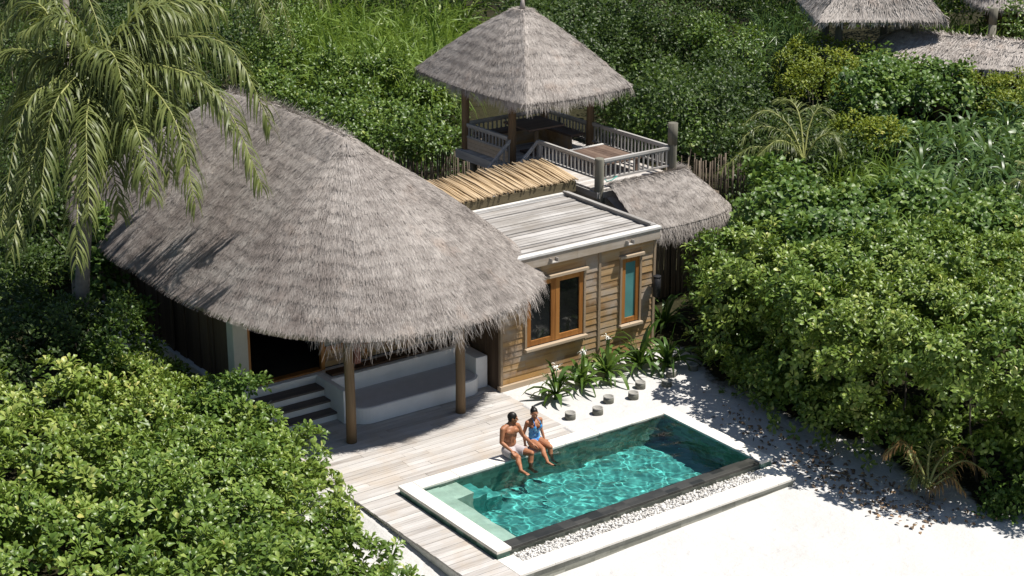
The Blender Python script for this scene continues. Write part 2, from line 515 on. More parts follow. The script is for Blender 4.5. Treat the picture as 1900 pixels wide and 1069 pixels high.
gx = np.unique(np.concatenate([[-900, -400, -200, -120, -80, -60, -45, -35, -28, -22, -18, -15], np.arange(-13, 15, .22), [.12, 6.36, -.745, -.735, 4.265, 4.275],
                               [16, 18, 20, 22, 25, 28, 32, 36, 42, 50, 60, 75, 95, 130, 200, 400, 900]]))
gy = np.unique(np.concatenate([[-900, -300, -150, -80, -50, -40, -30, -24, -20, -17], np.arange(-16, 10, .22), [-2.99, -.16, -3.805, -3.795],
                               [11, 12, 14, 16, 18, 21, 24, 28, 32, 37, 43, 50, 60, 75, 95, 130, 200, 400, 900]]))
GX, GY = np.meshgrid(gx, gy, indexing='ij')
GZ = ground_z(GX, GY)
V = np.stack([GX, GY, GZ], -1).reshape(-1, 3)
i, j = np.meshgrid(np.arange(len(gx) - 1), np.arange(len(gy) - 1), indexing='ij')
cx = (gx[i] + gx[i + 1]) / 2
cy = (gy[j] + gy[j + 1]) / 2
keep = ~((cx > .12) & (cx < 6.36) & (cy > -2.99) & (cy < -.16))
n = len(gy)
F = np.stack([i * n + j, (i + 1) * n + j, (i + 1) * n + j + 1, i * n + j + 1], -1)[keep]
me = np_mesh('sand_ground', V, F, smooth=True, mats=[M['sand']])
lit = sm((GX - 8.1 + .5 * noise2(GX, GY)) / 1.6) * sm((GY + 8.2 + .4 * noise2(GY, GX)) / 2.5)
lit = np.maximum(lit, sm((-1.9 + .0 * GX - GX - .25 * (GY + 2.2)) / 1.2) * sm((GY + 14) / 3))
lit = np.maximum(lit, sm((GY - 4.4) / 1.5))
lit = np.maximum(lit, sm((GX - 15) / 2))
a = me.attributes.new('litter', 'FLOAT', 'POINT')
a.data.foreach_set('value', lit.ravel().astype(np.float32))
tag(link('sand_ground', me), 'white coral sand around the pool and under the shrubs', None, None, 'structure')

# timber deck, boards running along the pool
mb = MB()
y = -3.84
while y < 4.36:
    w = .142
    y1 = min(y + w, 4.36)
    x0 = -.80 + random.uniform(-.006, .006)
    x1 = -.005
    if y < -3.17: x1 = -.004
    if y >= -.005: x1 = 4.36 + random.uniform(-.006, .006)
    if y > 2.55: x1 = 4.34
    if y < -.005 < y1: y1 = -.006
    cuts = [x0]
    if x1 - x0 > 2:
        c = x0 + random.uniform(.5, 2.4)
        while c < x1 - .5:
            cuts.append(c)
            c += random.uniform(1.6, 3)
    cuts.append(x1)
    base = random.uniform(.3, .72)
    for k in range(len(cuts) - 1):
        dz = random.uniform(-.0025, .0025)
        mb.box((cuts[k] + .002, y, .262), (cuts[k + 1] - .002, y1 - .007, .30 + dz), base + random.uniform(-.28, .28))
    y = y1 if y1 != y + w else y + w
    if abs(y + .006) < 1e-6: y = .003
deck = mb.build('wooden_deck', M['deck'], bevel=.003)
tag(deck, 'bleached plank deck between the villa and the pool', None, None, 'structure')
mb = MB()
mb.box((-.775, -3.82, -.05), (-.755, 4.3, .24), .55)
for yy in np.arange(-3.6, 4.3, .6):
    mb.box((-.754, yy, .18), (4.2 if yy > .2 else -.1, yy + .05, .258), .3)
mb.build('edge_board', M['cap'], deck)
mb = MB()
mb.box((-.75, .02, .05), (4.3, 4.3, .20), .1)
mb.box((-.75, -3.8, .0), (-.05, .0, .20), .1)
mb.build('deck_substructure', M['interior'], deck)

# swimming pool shell
pool = thing('swimming_pool', 'rectangular green plunge pool with cream coping sunk beside the deck', 'pool', (3.25, -1.6, 0))
mb = MB()
def slabs(x0, x1, y0, y1, n, along):
    for k in range(n):
        a0, a1 = k / n, (k + 1) / n
        dz = random.uniform(-.0015, .0015)
        if along == 'x':
            mb.box((x0 + (x1 - x0) * a0 + .0025, y0, .385), (x0 + (x1 - x0) * a1 - .0025, y1, .45 + dz), random.random())
        else:
            mb.box((x0, y0 + (y1 - y0) * a0 + .0025, .385), (x1, y0 + (y1 - y0) * a1 - .0025, .45 + dz), random.random())


slabs(0, .31, -3.17, 0, 4, 'y')
slabs(.312, 6.178, -.33, 0, 7, 'x')
slabs(6.18, 6.5, -3.17, 0, 4, 'y')
mb.build('coping', M['coping'], pool, bevel=.010)
mb = MB()
mb.box((.025, -3.145, -.95), (.29, -.025, .384))
mb.box((6.205, -3.145, -.95), (6.475, -.025, .384))
mb.box((.292, -.31, -.95), (6.203, -.025, .384))
mb.build('pool_wall', M['pool_tile'], pool)
mb = MB()
mb.box((.292, -3.10, -.95), (6.203, -2.89, .365))
mb.build('overflow_wall', M['pool_side'], pool)
mb = MB()
mb.box((.312, -3.125, .3655), (6.178, -2.865, .42))
mb.build('overflow_ledge', M['pool_dark'], pool, bevel=.008)
mb = MB()
mb.box((.2, -3.0, -.97), (6.3, -.1, -.80))
pf = mb.build('pool_floor', M['pool_floor'], pool)
mb = MB()
mb.box((.292, -2.888, -.79), (.70, -.312, .29), .5)
mb.box((.702, -.88, -.79), (1.10, -.312, .25), .5)
mb.build('entry_step', M['ledge'], pool, bevel=.01)
mb = MB()
mb.box((1.102, -.86, -.79), (1.42, -.312, -.02), .5)
mb.box((1.422, -.86, -.79), (1.74, -.312, -.30), .5)
mb.build('deep_step', M['pool_floor'], pool, bevel=.01)

# water
wx = np.linspace(.291, 6.204, 300)
wy = np.linspace(-2.888, -.311, 132)
WX, WY = np.meshgrid(wx, wy, indexing='ij')
WZ = np.zeros_like(WX)
wr = np.random.default_rng(5)
for k in range(64):
    lam = wr.uniform(.14, .85) if k < 48 else wr.uniform(.10, .25)
    th = wr.normal(.6, 1.1)
    kx, ky = math.cos(th) * 2 * math.pi / lam, math.sin(th) * 2 * math.pi / lam
    env = .62 + .38 * np.sin(WX * wr.uniform(.6, 1.6) + WY * wr.uniform(-1.6, 1.6) + wr.uniform(0, 6))
    WZ += env * .0017 * (lam / .5) ** 1.35 * np.sin(kx * WX + ky * WY + wr.uniform(0, 6.28) + .5 * np.sin(1.3 * WX + wr.uniform(0, 6) + WY * 1.7))
V = np.stack([WX, WY, .413 + WZ], -1).reshape(-1, 3)
i, j = np.meshgrid(np.arange(len(wx) - 1), np.arange(len(wy) - 1), indexing='ij')
n = len(wy)
F = np.stack([i * n + j, (i + 1) * n + j, (i + 1) * n + j + 1, i * n + j + 1], -1).reshape(-1, 4)
m, nt, b = new_mat('clear_pool_water')
b.inputs['Base Color'].default_value = (.72, .97, .94, 1)
b.inputs['Roughness'].default_value = 0
b.inputs['IOR'].default_value = 1.33
b.inputs['Transmission Weight'].default_value = 1
M['water'] = m
water = link('water', np_mesh('water', V, F, smooth=True, mats=[m]))
tag(water, 'clear turquoise rippled pool water', None, None, 'structure')
water.cycles.is_caustics_caster = True
for o in list(pool.children):
    o.cycles.is_caustics_receiver = True

# kerb and white pebbles
kerb = thing('stone_kerb', 'low stone kerb along the front of the pool beside white pebbles', 'kerb', (3.2, -3.65, 0))
mb = MB()
xs = [0] + list(np.arange(.75, 6.2, .75)) + [6.45]
for a0, a1 in zip(xs[:-1], xs[1:]):
    mb.box((a0 + .001, -3.84, .25), (a1 - .001, -3.47, .30 + random.uniform(-.001, .001)), random.random())
mb.box((0.001, -3.469, .25), (.34, -3.172, .299))
mb.box((6.06, -3.469, .25), (6.45, -3.172, .301))
mb.build('kerb_slab', M['coping'], kerb, bevel=.006)
mb = MB()
mb.box((.03, -3.81, -.2), (6.42, -3.5, .248))
mb.box((6.1, -3.5, -.2), (6.42, -3.2, .247))
mb.box((.03, -3.5, -.2), (.3, -3.2, .247))
mb.build('kerb_wall', M['kerb_side'], kerb)


def blobs(name, P, S, tone, mat, seed=1):
    r = np.random.default_rng(seed)
    bm = bmesh.new()
    bmesh.ops.create_icosphere(bm, subdivisions=1, radius=1)
    bv = np.array([v.co for v in bm.verts])
    bf = np.array([[v.index for v in f.verts] for f in bm.faces])
    bm.free()
    N = len(P)
    ang = r.uniform(0, 6.28, N)
    q = bv[None] * S[:, None, :] * r.uniform(.8, 1.2, (N, len(bv), 1))
    c, s = np.cos(ang)[:, None], np.sin(ang)[:, None]
    X = q[..., 0] * c - q[..., 1] * s
    Y = q[..., 0] * s + q[..., 1] * c
    V = np.stack([X, Y, q[..., 2]], -1) + P[:, None, :]
    F = bf[None] + (np.arange(N) * len(bv))[:, None, None]
    return np_mesh(name, V.reshape(-1, 3), F.reshape(-1, 3), np.repeat(tone, len(bf)), mats=[mat])


N = 3400
P = np.stack([rng.uniform(.33, 6.07, N), rng.uniform(-3.475, -3.12, N), rng.uniform(.235, .285, N)], 1)
S = rng.uniform(.011, .032, (N, 1)) * rng.uniform(.65, 1.25, (N, 3))
me = blobs('white_pebbles', P, S, rng.random(N) ** .7, M['pebble'])
tag(link('white_pebbles', me), 'strip of white pebbles between the dark pool ledge and the kerb', None, None, 'stuff')
mb = MB()
mb.box((.3, -3.49, -.1), (6.1, -3.10, .225))
tag(mb.build('pebble_bed', M['sand']), None, None, None, 'structure')
# ------------------------------------------------------------------ thatch
def norm(a):
    return a / np.maximum(np.linalg.norm(a, axis=-1, keepdims=True), 1e-9)


def thatch(T, E, rows, n_blades, n_fringe, fringe_len, parent, mat='thatch', closed=True, bulge=.12, nu=120, step=.035,
           blade=(.22, .42), bw=(.008, .02), thick=.16, name='roof', seed=3, droop=1.0, course=.5, sag=0.0):
    r = np.random.default_rng(seed)
    T, E = np.asarray(T, float), np.asarray(E, float)
    n = len(E)

    def idx(u):
        if closed:
            f = (u % 1.0) * n
            i0 = np.floor(f).astype(int) % n
            return i0, (i0 + 1) % n, f - np.floor(f)
        f = np.clip(u, 0, 1) * (n - 1)
        i0 = np.minimum(np.floor(f).astype(int), n - 2)
        return i0, i0 + 1, f - i0

    def surf(u, v):
        i0, i1, w = idx(u)
        w = w[..., None]
        t = T[i0] * (1 - w) + T[i1] * w
        e = E[i0] * (1 - w) + E[i1] * w
        p = t + (e - t) * v[..., None]
        p[..., 2] += bulge * np.sin(np.pi * np.clip(v, 0, 1)) - .10 * np.exp(-(v / .05) ** 2) - sag * np.sin(np.pi * np.clip(v, 0, 1)) ** 2
        return p

    def frame(u, v):
        d = 1e-3
        vv = np.maximum(v, .12)
        du = surf(u + d, vv) - surf(u - d, vv)
        dv = surf(u, v + d) - surf(u, v - d)
        du, dv = norm(du), norm(dv)
        nn = norm(np.cross(du, dv))
        nn = np.where(nn[..., 2:3] < 0, -nn, nn)
        return du, dv, nn

    us = np.arange(nu) / nu if closed else np.linspace(0, 1, nu)
    phase = .30 * np.sin(us * 2 * np.pi * 3 + 1) + .22 * np.sin(us * 2 * np.pi * 8 + 2) + .14 * np.sin(us * 2 * np.pi * 23 + 4)
    vs, offs = [], []
    for k in range(rows):
        vs += [k / rows, (k + .96) / rows]
        offs += [0.0, step]
    vs.append(1.0)
    offs.append(step)
    vs, offs = np.array(vs), np.array(offs)
    UU, VV = np.meshgrid(us, vs, indexing='ij')
    VVj = np.clip(VV + (phase[:, None] / rows) * np.sin(np.pi * VV), 0, 1)
    Pg = surf(UU, VVj)
    _, _, Ng = frame(UU, VVj)
    Pg = Pg + Ng * offs[None, :, None]
    ctr = E.mean(0)
    eb = Pg[:, -1].copy()
    inw = norm((ctr - eb) * np.array([1, 1, 0]))
    eb = eb + inw * .10 + np.array([0, 0, -thick])
    un = surf(us, np.full(nu, .02)) + np.array([0, 0, -.30])
    allP = np.concatenate([Pg, eb[:, None], un[:, None]], 1)
    nv = allP.shape[1]
    V = [allP.reshape(-1, 3)]
    ni = nu if closed else nu - 1
    i, j = np.meshgrid(np.arange(ni), np.arange(nv - 1), indexing='ij')
    i2 = (i + 1) % nu
    F = [np.stack([i * nv + j, i * nv + j + 1, i2 * nv + j + 1, i2 * nv + j], -1).reshape(-1, 4)]
    tn = [r.uniform(.15, .5, len(F[0]))]  # shade between the straws is put into a darker base tone
    cnt = nu * nv
    # laid straw
    el = np.linalg.norm(np.roll(E, -1, 0) - E, axis=1)
    tl = np.linalg.norm(np.roll(T, -1, 0) - T, axis=1)
    if not closed:
        el, tl = el[:-1], tl[:-1]
    cum = np.concatenate([[0], np.cumsum(el)]) / el.sum()

    def su(k):
        x = r.random(k)
        return np.interp(x, cum, np.arange(len(cum)) / len(el))
    u = su(n_blades * 2)
    v = r.random(n_blades * 2) * 1.0
    ii = np.minimum((u * len(el)).astype(int), len(el) - 1)
    width = (tl[ii] * (1 - v) + el[ii] * v) / np.maximum(el[ii], 1e-6)
    k = r.random(len(u)) < np.clip(width, .06, 1.2)
    u, v = u[k][:n_blades], v[k][:n_blades]
    N = len(u)
    ph = np.interp(u, us, phase) * np.sin(np.pi * v)
    fr = (v * rows - ph) % 1.0
    slope = np.linalg.norm(surf(u, np.full(N, 1.0)) - surf(u, np.full(N, 0.0)), axis=1)
    L = r.uniform(*blade, N)
    rem = (1 - fr) / rows * slope + r.uniform(.0, .07, N)        # stop near the course line
    cut = r.random(N) < course
    L = np.where(cut, np.minimum(L, np.maximum(rem, .06)), L)
    L = np.minimum(L, (1.02 - v) * slope + .05)
    du, dv, nn = frame(u, v)
    yaw = r.normal(0, .17, N)[:, None]
    d = norm(dv * np.cos(yaw) + du * np.sin(yaw))
    side = norm(np.cross(d, nn))
    W = r.uniform(*bw, N)[:, None]
    p0 = surf(u, v) + nn * (step * fr[:, None] + r.uniform(.002, .012, N)[:, None])
    lift = (r.random(N) ** 2 * .011)[:, None]
    p1 = p0 + d * L[:, None] + nn * (lift + .004)
    rollv = nn * r.normal(0, .22, N)[:, None]
    sd = norm(side + rollv)
    V.append(np.stack([p0 - sd * W / 2, p0 + sd * W / 2, p1 + sd * W * .3, p1 - sd * W * .3], 1).reshape(-1, 3))
    F.append(np.arange(N * 4).reshape(N, 4) + cnt)
    band = .10 * np.sin(u * 61) + .10 * np.sin(u * 23 + 9 * v)
    tn.append(np.clip(r.normal(.52, .16, N) + band * .3, 0, 1))
    roof = link(name, np_mesh(name, np.concatenate(V), np.concatenate(F), np.concatenate(tn), mats=[M[mat]]), parent)
    # hanging fringe
    N = n_fringe
    if not N:
        return roof
    u = su(N * 3)
    cl_ = .5 + .5 * np.sin(u * 97 + 3 * np.sin(u * 41)) * np.sin(u * 233 + 2 * np.sin(u * 67))
    u = u[r.random(len(u)) < .12 + .75 * cl_][:N]
    N = len(u)
    v = 1 - r.random(N) ** 1.5 * .10 / 1.0
    fl = fringe_len(u) * np.where(r.random(N) < .25, r.uniform(.9, 1.5, N), r.uniform(.25, .9, N))
    du, dv, nn = frame(u, v)
    p = surf(u, v) + nn * (step + r.uniform(-.10, .015, N))[:, None]
    clump = .5 * np.sin(u * 190) + .4 * np.sin(u * 410 + 1) + .4 * np.sin(u * 83 + 2)
    yaw = (r.normal(0, .25, N) + .18 * clump)[:, None]
    d = norm(dv * np.cos(yaw) + du * np.sin(yaw))
    fl = fl * (1 + .25 * clump)
    lead = ((1 - v) * np.linalg.norm(surf(u, np.full(N, 1.0)) - surf(u, np.full(N, 0.0)), axis=1))
    W = r.uniform(bw[0], bw[1] * 1.05, N)[:, None]
    curl = r.normal(0, .6, N)[:, None]
    rows_p = [p]
    q = p + d * lead[:, None]
    rows_p.append(q)
    for s in range(3):
        d = norm(d + np.array([0, 0, -1.0]) * (.42 * droop) + du * curl * .3)
        q = q + d * (fl / 3)[:, None]
        rows_p.append(q)
    pr = np.stack(rows_p, 1)
    sd = norm(np.cross(dv, nn) + nn * r.normal(0, .4, N)[:, None])[:, None, :]
    wt = np.array([1, 1, .95, .8, .35])[None, :, None] * W[:, None, :] / 2
    VV = np.stack([pr - sd * wt, pr + sd * wt], 2)
    k = VV.shape[1]
    base = (np.arange(N) * k * 2)[:, None]
    a = np.arange(k - 1)[None] * 2
    Fq = np.stack([base + a, base + a + 1, base + a + 3, base + a + 2], -1).reshape(-1, 4)
    tf = np.repeat(np.clip(r.normal(.62, .24, N), 0, 1), k - 1)
    link('fringe', np_mesh('fringe', VV.reshape(-1, 3), Fq, tf, mats=[M[mat]]), roof)
    return roof


def resample(pts, n, closed=True):
    """smooth closed Catmull-Rom curve through the points"""
    P = np.asarray(pts, float)
    m = len(P)
    out = []
    for t in np.linspace(0, m, n, endpoint=False) if closed else np.linspace(0, m - 1, n):
        i = int(t) if closed else min(int(t), m - 2)
        f = t - i
        g = (lambda k: P[k % m]) if closed else (lambda k: P[min(max(k, 0), m - 1)])
        p0, p1, p2, p3 = g(i - 1), g(i), g(i + 1), g(i + 2)
        out.append(.5 * ((2 * p1) + (-p0 + p2) * f + (2 * p0 - 5 * p1 + 4 * p2 - p3) * f * f + (-p0 + 3 * p1 - 3 * p2 + p3) * f ** 3))
    return np.array(out)


# ------------------------------------------------------------------ the thatched villa
villa = thing('thatched_villa', 'thatched villa with a big rounded grey roof above the deck', 'villa', (1.7, 6, 0))
ZE = 2.75
eave = resample([(-1.55, 7.6, ZE + .12), (-1.55, 6.4, ZE + .1), (-1.48, 5.3, ZE + .08), (-1.22, 4.2, ZE + .05), (-.84, 3.15, ZE), (-.2, 2.3, ZE), (.65, 1.68, ZE), (1.7, 1.40, ZE),
                 (2.8, 1.38, ZE), (3.9, 1.62, ZE), (4.75, 2.12, ZE - .02), (5.42, 2.85, ZE + .02), (5.78, 3.7, ZE + .06), (5.9, 5.0, ZE + .06), (5.75, 6.8, ZE), (5.6, 8.6, ZE),
                 (5.2, 10.8, ZE), (4.2, 12.8, ZE), (2.6, 14.2, ZE), (1.0, 14.4, ZE), (-.4, 13.8, ZE + .1), (-1.15, 12.0, ZE + .12), (-1.5, 9.9, ZE + .12), (-1.58, 8.7, ZE + .12)], 160)
ry = np.clip(eave[:, 1] * .9 + .4, 4.55, 9.6)
ridge = np.stack([np.full(len(eave), 1.78), ry, 5.86 + .10 * np.sin(np.pi * (ry - 4.55) / 5.05)], 1)


def villa_fringe(u):
    x = np.interp(u, np.arange(len(eave)) / len(eave), eave[:, 0])
    yy = np.interp(u, np.arange(len(eave)) / len(eave), eave[:, 1])
    f = .05 + .30 * sm((x + .75) / .9) * (yy < 6)
    return f


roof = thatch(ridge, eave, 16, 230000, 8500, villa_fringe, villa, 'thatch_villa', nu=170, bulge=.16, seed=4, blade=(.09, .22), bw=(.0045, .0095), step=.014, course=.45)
# the overlapping ridge cap
cap_e = ridge + (eave - ridge) * np.where(np.abs(eave[:, 1] - ridge[:, 1])[:, None] > .6, .11, .15) + np.array([0, 0, .16 * math.sin(math.pi * .13) + .02])
cap_t = ridge + np.array([0, 0, .07])
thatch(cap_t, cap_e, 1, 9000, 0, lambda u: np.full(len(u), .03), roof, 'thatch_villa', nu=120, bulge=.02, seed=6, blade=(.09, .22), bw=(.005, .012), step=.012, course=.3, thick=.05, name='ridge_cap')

mb = MB()
mb.box((-1.02, 4.42, -.1), (4.30, 12.0, .96), .5)
mb.box((-1.06, 4.40, .961), (-.4, 12.04, 1.02), .6)
mb.box((-.4, 4.379, .962), (4.28, 4.60, 1.02), .6)
mb.build('plinth', M['plaster'], villa, bevel=.006)

# front wall: door opening at the left, timber window band at the right
mb = MB()
mb.box((-.98, 4.50, 1.021), (-.66, 4.78, 2.80), .5)
pil = mb.build('corner_pillar', M['plaster_warm'], villa, bevel=.01)
mb = MB()
mb.box((-.4, 4.53, 2.75), (4.33, 4.62, 3.2))
for z0 in np.arange(1.06, 1.42, .12):
    mb.box((1.08, 4.545, z0), (4.33, 4.60, z0 + .115), None)
mb.box((4.05, 4.54, 1.42), (4.33, 4.61, 2.75))
mb.build('front_wall', M['wall'], villa)
win = MB()
for a0 in (1.0, 2.02, 3.04, 4.0):
    win.box((a0, 4.505, 1.03), (a0 + .085, 4.60, 2.76))
win.box((1.085, 4.512, 1.42), (4.0, 4.595, 1.52))
win.box((1.085, 4.512, 2.62), (4.0, 4.595, 2.75))
wf = win.build('window_band', M['teak'], villa, bevel=.006)
mb = MB()
for a0, a1 in ((1.085, 2.02), (2.105, 3.04), (3.125, 4.0)):
    mb.box((a0, 4.545, 1.52), (a1, 4.56, 2.62), .5)
mb.build('pane', M['pane_grey'], wf)
mb = MB()
mb.box((-.66, 4.52, 1.021), (-.60, 4.66, 2.75))
mb.box((-.60, 4.52, 2.66), (1.0, 4.66, 2.75))
mb.box((-.60, 4.50, 1.021), (1.0, 4.68, 1.06))
mb.build('door_frame', M['teak'], villa, bevel=.005)
mb = MB()
mb.box((1.0, 4.10, 1.021), (4.28, 4.36, 1.07), .3)
mb.build('dark_sill', M['dark_beam'], villa, bevel=.005)
# side and back walls, ceiling: the room behind the open door is closed, and its floor is coloured dark for the shade indoors
mb = MB()
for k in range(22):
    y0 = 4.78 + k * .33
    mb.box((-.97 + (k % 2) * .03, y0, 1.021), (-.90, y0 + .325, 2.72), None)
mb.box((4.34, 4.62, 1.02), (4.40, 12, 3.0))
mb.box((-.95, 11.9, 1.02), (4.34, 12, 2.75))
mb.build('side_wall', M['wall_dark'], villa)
mb = MB()
for k in range(4):
    mb = MB()
    y0 = 5.6 + k * 1.7
    mb.box((-1.0, y0, 1.03), (-.968, y0 + .10, 2.7), .7)
    mb.build('side_batten', M['wall_dark'], villa)
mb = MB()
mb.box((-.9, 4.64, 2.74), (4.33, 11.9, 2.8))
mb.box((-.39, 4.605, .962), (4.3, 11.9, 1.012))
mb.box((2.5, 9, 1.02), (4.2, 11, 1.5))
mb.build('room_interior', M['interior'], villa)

# two round posts under the eave with their brackets, and the eave beam
for k, (px_, py_) in enumerate(((.47, 2.46), (3.05, 2.42))):
    mb = MB()
    mb.tube([(px_, py_, .302), (px_ + .005, py_, 1.2), (px_ - .004, py_ + .006, 2.2), (px_, py_, 3.05)], [.105, .1, .098, .095], 18, .5 + .2 * k)
    p = mb.build('eave_post', M['post'], villa)
    if k == 0:
        mb = MB()
        mb.box((px_ + .055, py_ - .13, 1.98), (px_ + .20, py_ - .02, 2.45), .5)
        mb.build('bracket', M['rust_bracket'], p, bevel=.01)
mb = MB()
ebm = [(-.6, 4.3, 2.78), (-.25, 3.5, 2.86), (.47, 2.62, 2.93), (1.75, 2.45, 2.95), (3.05, 2.6, 2.93), (4.2, 3.0, 2.86)]
mb.tube(ebm, .07, 10, .4)
mb.build('eave_beam', M['post'], villa)
for k in range(5):
    mb = MB()
    x0 = -.2 + k * .95
    mb.tube([(x0, 2.9 + .35 * abs(k - 2) ** 1.4 * .3, 2.78), (1.2 + k * .28, 4.5, 4.5)], .035, 8, .3)
    mb.build('rafter', M['post'], villa)

# white steps with dark treads
steps = MB()
for k, z in enumerate((.84, .66, .48)):
    y0 = 4.07 - k * .245
    steps.box((-.76, y0 + .02, .30 if k else .301), (.80, 4.42 if k == 0 else y0 + .264, z - .045), .5)
so = steps.build('stair', M['plaster'], villa)
for k, z in enumerate((.84, .66, .48)):
    y0 = 4.07 - k * .245
    mb = MB()
    mb.box((-.79, y0 - .015, z - .044), (.795, 4.415 if k == 0 else y0 + .262, z), .4 + .1 * k)
    mb.build('tread', M['tread'], so, bevel=.006)
mb = MB()
mb.prism([(.80, 3.30), (.92, 3.30), (.92, 4.42), (.80, 4.42)], .301, 1.018, .5)
mb.build('stair_cheek', M['plaster'], villa, bevel=.012)
# built-in white bench with rounded corners
mb = MB()
mb.box((.92, 3.99, .302), (4.28, 4.38, 1.015), .5)
mb.box((3.99, 3.22, .302), (4.29, 3.99, 1.016), .5)
mb.build('bench_back', M['plaster'], villa, bevel=.015)


def rounded(x0, x1, y0, y1, r, n=8):
    P = [(x1, y1), (x0, y1)]
    for k in range(n + 1):
        t = math.pi + k / n * math.pi / 2
        P.append((x0 + r + r * math.cos(t), y0 + r + r * math.sin(t)))
    for k in range(n + 1):
        t = 1.5 * math.pi + k / n * math.pi / 2
        P.append((x1 - r + r * math.cos(t), y0 + r + r * math.sin(t)))
    return P


mb = MB()
mb.prism(rounded(.925, 4.05, 2.98, 3.988, .38), .303, .645, .5)
bb = mb.build('bench', M['plaster'], villa, bevel=.012)
mb = MB()
mb.prism(rounded(.95, 3.985, 3.0, 3.985, .36), .646, .662, .5)
mb.build('seat', M['cushion'], bb, bevel=.006)

# ------------------------------------------------------------------ timber annexe with the flat plank roof
annex = thing('timber_annex', 'brown timber bath house with a flat silvery plank roof and two windows', 'annexe', (6.5, 4.4, 0))
YW = 2.84
mb = MB()
z = .43
wl, wr_ = 4.40, 8.50
openings = [(4.96, 6.60, 1.10, 2.72), (7.54, 8.16, 1.06, 2.76)]
rowi = 0
while z < 2.92:
    h = random.choice((.135, .15, .16))
    z1 = min(z + h, 2.925)
    segs = [(wl, 6.945), (7.015, wr_)]
    for (a0, a1) in segs:
        spans = [(a0, a1)]
        for (ox0, ox1, oz0, oz1) in openings:
            if z1 > oz0 + .02 and z < oz1 - .02:
                ns = []
                for (b0, b1) in spans:
                    if ox0 > b0 and ox1 < b1: ns += [(b0, ox0), (ox1, b1)]
                    else: ns.append((b0, b1))
                spans = ns
        for (b0, b1) in spans:
            if b1 - b0 > 1.1 and random.random() < .55:
                c = random.uniform(b0 + .4, b1 - .4)
                parts_ = [(b0, c - .001), (c + .001, b1)]
            else:
                parts_ = [(b0, b1)]
            for (c0, c1) in parts_:
                t = random.uniform(.02, .8) + (.18 if c0 > 6.9 else 0) + (.10 if z > 2.2 else 0) - (.08 if z < 1 else 0)
                yo = random.uniform(-.004, .004)
                Vv = [(c0, YW - .014 + yo, z), (c1, YW - .014 + yo, z), (c1, YW + .03, z), (c0, YW + .03, z),
                      (c0, YW - .002, z1 - .003), (c1, YW - .002, z1 - .003), (c1, YW + .03, z1 - .003), (c0, YW + .03, z1 - .003)]
                mb.add(Vv, [(0, 3, 2, 1), (4, 5, 6, 7), (0, 1, 5, 4), (1, 2, 6, 5), (2, 3, 7, 6), (3, 0, 4, 7)], t)
    z = z1
    rowi += 1
for (ox0, ox1, oz0, oz1) in openings:          # short boards above and below each window
    mb.box((ox0 - .03, YW + .004, oz1 - .14), (ox1 + .03, YW + .032, 2.92), .5)
    mb.box((ox0 - .03, YW + .004, .44), (ox1 + .03, YW + .032, oz0 + .02), .4)
mb.build('wall_cladding', M['wall'], annex)
mb = MB()
mb.box((6.947, YW - .035, .43), (7.013, YW + .03, 2.925), .45)
mb.build('wall_batten', M['trim_z'], annex, bevel=.004)
mb = MB()
mb.box((4.34, YW - .03, .421), (4.40, YW + .05, 2.93), .35)
mb.build('corner_board', M['trim_z'], annex, bevel=.004)
mb = MB()
mb.box((8.50, YW - .03, .421), (8.565, YW + .05, 2.93), .5)
mb.build('corner_board', M['trim_z'], annex, bevel=.004)
mb = MB()
mb.box((4.31, YW - .075, .30), (8.58, YW + .05, .42), .55)
mb.box((4.36, YW - .03, .05), (8.56, YW + .05, .299), .2)
mb.build('base_board', M['trim'], annex, bevel=.005)
mb = MB()
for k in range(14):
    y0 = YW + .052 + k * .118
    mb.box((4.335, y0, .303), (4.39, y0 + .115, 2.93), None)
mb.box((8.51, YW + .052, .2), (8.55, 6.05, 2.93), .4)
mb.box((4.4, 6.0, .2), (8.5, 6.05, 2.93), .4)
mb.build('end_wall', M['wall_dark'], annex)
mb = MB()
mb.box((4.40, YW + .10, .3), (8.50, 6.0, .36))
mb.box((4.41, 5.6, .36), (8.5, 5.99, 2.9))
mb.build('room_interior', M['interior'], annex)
# fascia, plank roof, kerbs
mb = MB()
mb.box((4.30, YW - .11, 2.93), (6.3, YW - .06, 3.165), .5)
mb.box((6.302, YW - .108, 2.93), (8.60, YW - .06, 3.165), .7)
mb.box((8.55, YW - .059, 2.93), (8.60, 6.1, 3.165), .3)
mb.build('fascia', M['fascia'], annex, bevel=.005)
mb = MB()
y = YW + .07
while y < 5.98:
    w = random.choice((.13, .14, .15))
    cut = 8.0
    bt = random.uniform(.05, .95)
    for (c0, c1) in ((4.4, 8.46),):
        dz = random.uniform(-.012, .012)
        mb.box((c0, y, 3.13), (c1 + random.uniform(-.02, .01), min(y + w, 5.99) - random.uniform(.008, .03), 3.175 + dz), bt + random.uniform(-.3, .3))
    y += w
mb.build('plank_roof', M['grey_wood_x'], annex, bevel=.003)
mb = MB()
mb.box((4.30, YW - .13, 3.166), (8.62, YW + .03, 3.222), .6)
ec = mb.build('roof_edge', M['cap'], annex, bevel=.006)
mb = MB()
mb.box((8.47, YW + .061, 3.166), (8.62, 6.10, 3.232), .45)
mb.box((8.44, YW + .10, 3.236), (8.50, 6.06, 3.268), .3)
mb.build('roof_kerb', M['grey_wood_y'], annex, bevel=.006)
mb = MB()
mb.box((4.4, 6.0, 3.05), (8.468, 6.10, 3.225), .6)
mb.build('roof_kerb', M['cap'], annex, bevel=.006)
for xx in (5.63, 7.70):
    mb = MB()
    mb.box((xx - .085, YW - .21, 2.985), (xx + .085, YW - .111, 3.0), .5)
    mb.box((xx - .085, YW - .21, 3.0), (xx - .072, YW - .111, 3.075), .5)
    mb.box((xx + .072, YW - .21, 3.0), (xx + .085, YW - .111, 3.075), .5)
    mb.build('rain_spout', M['copper'], annex)


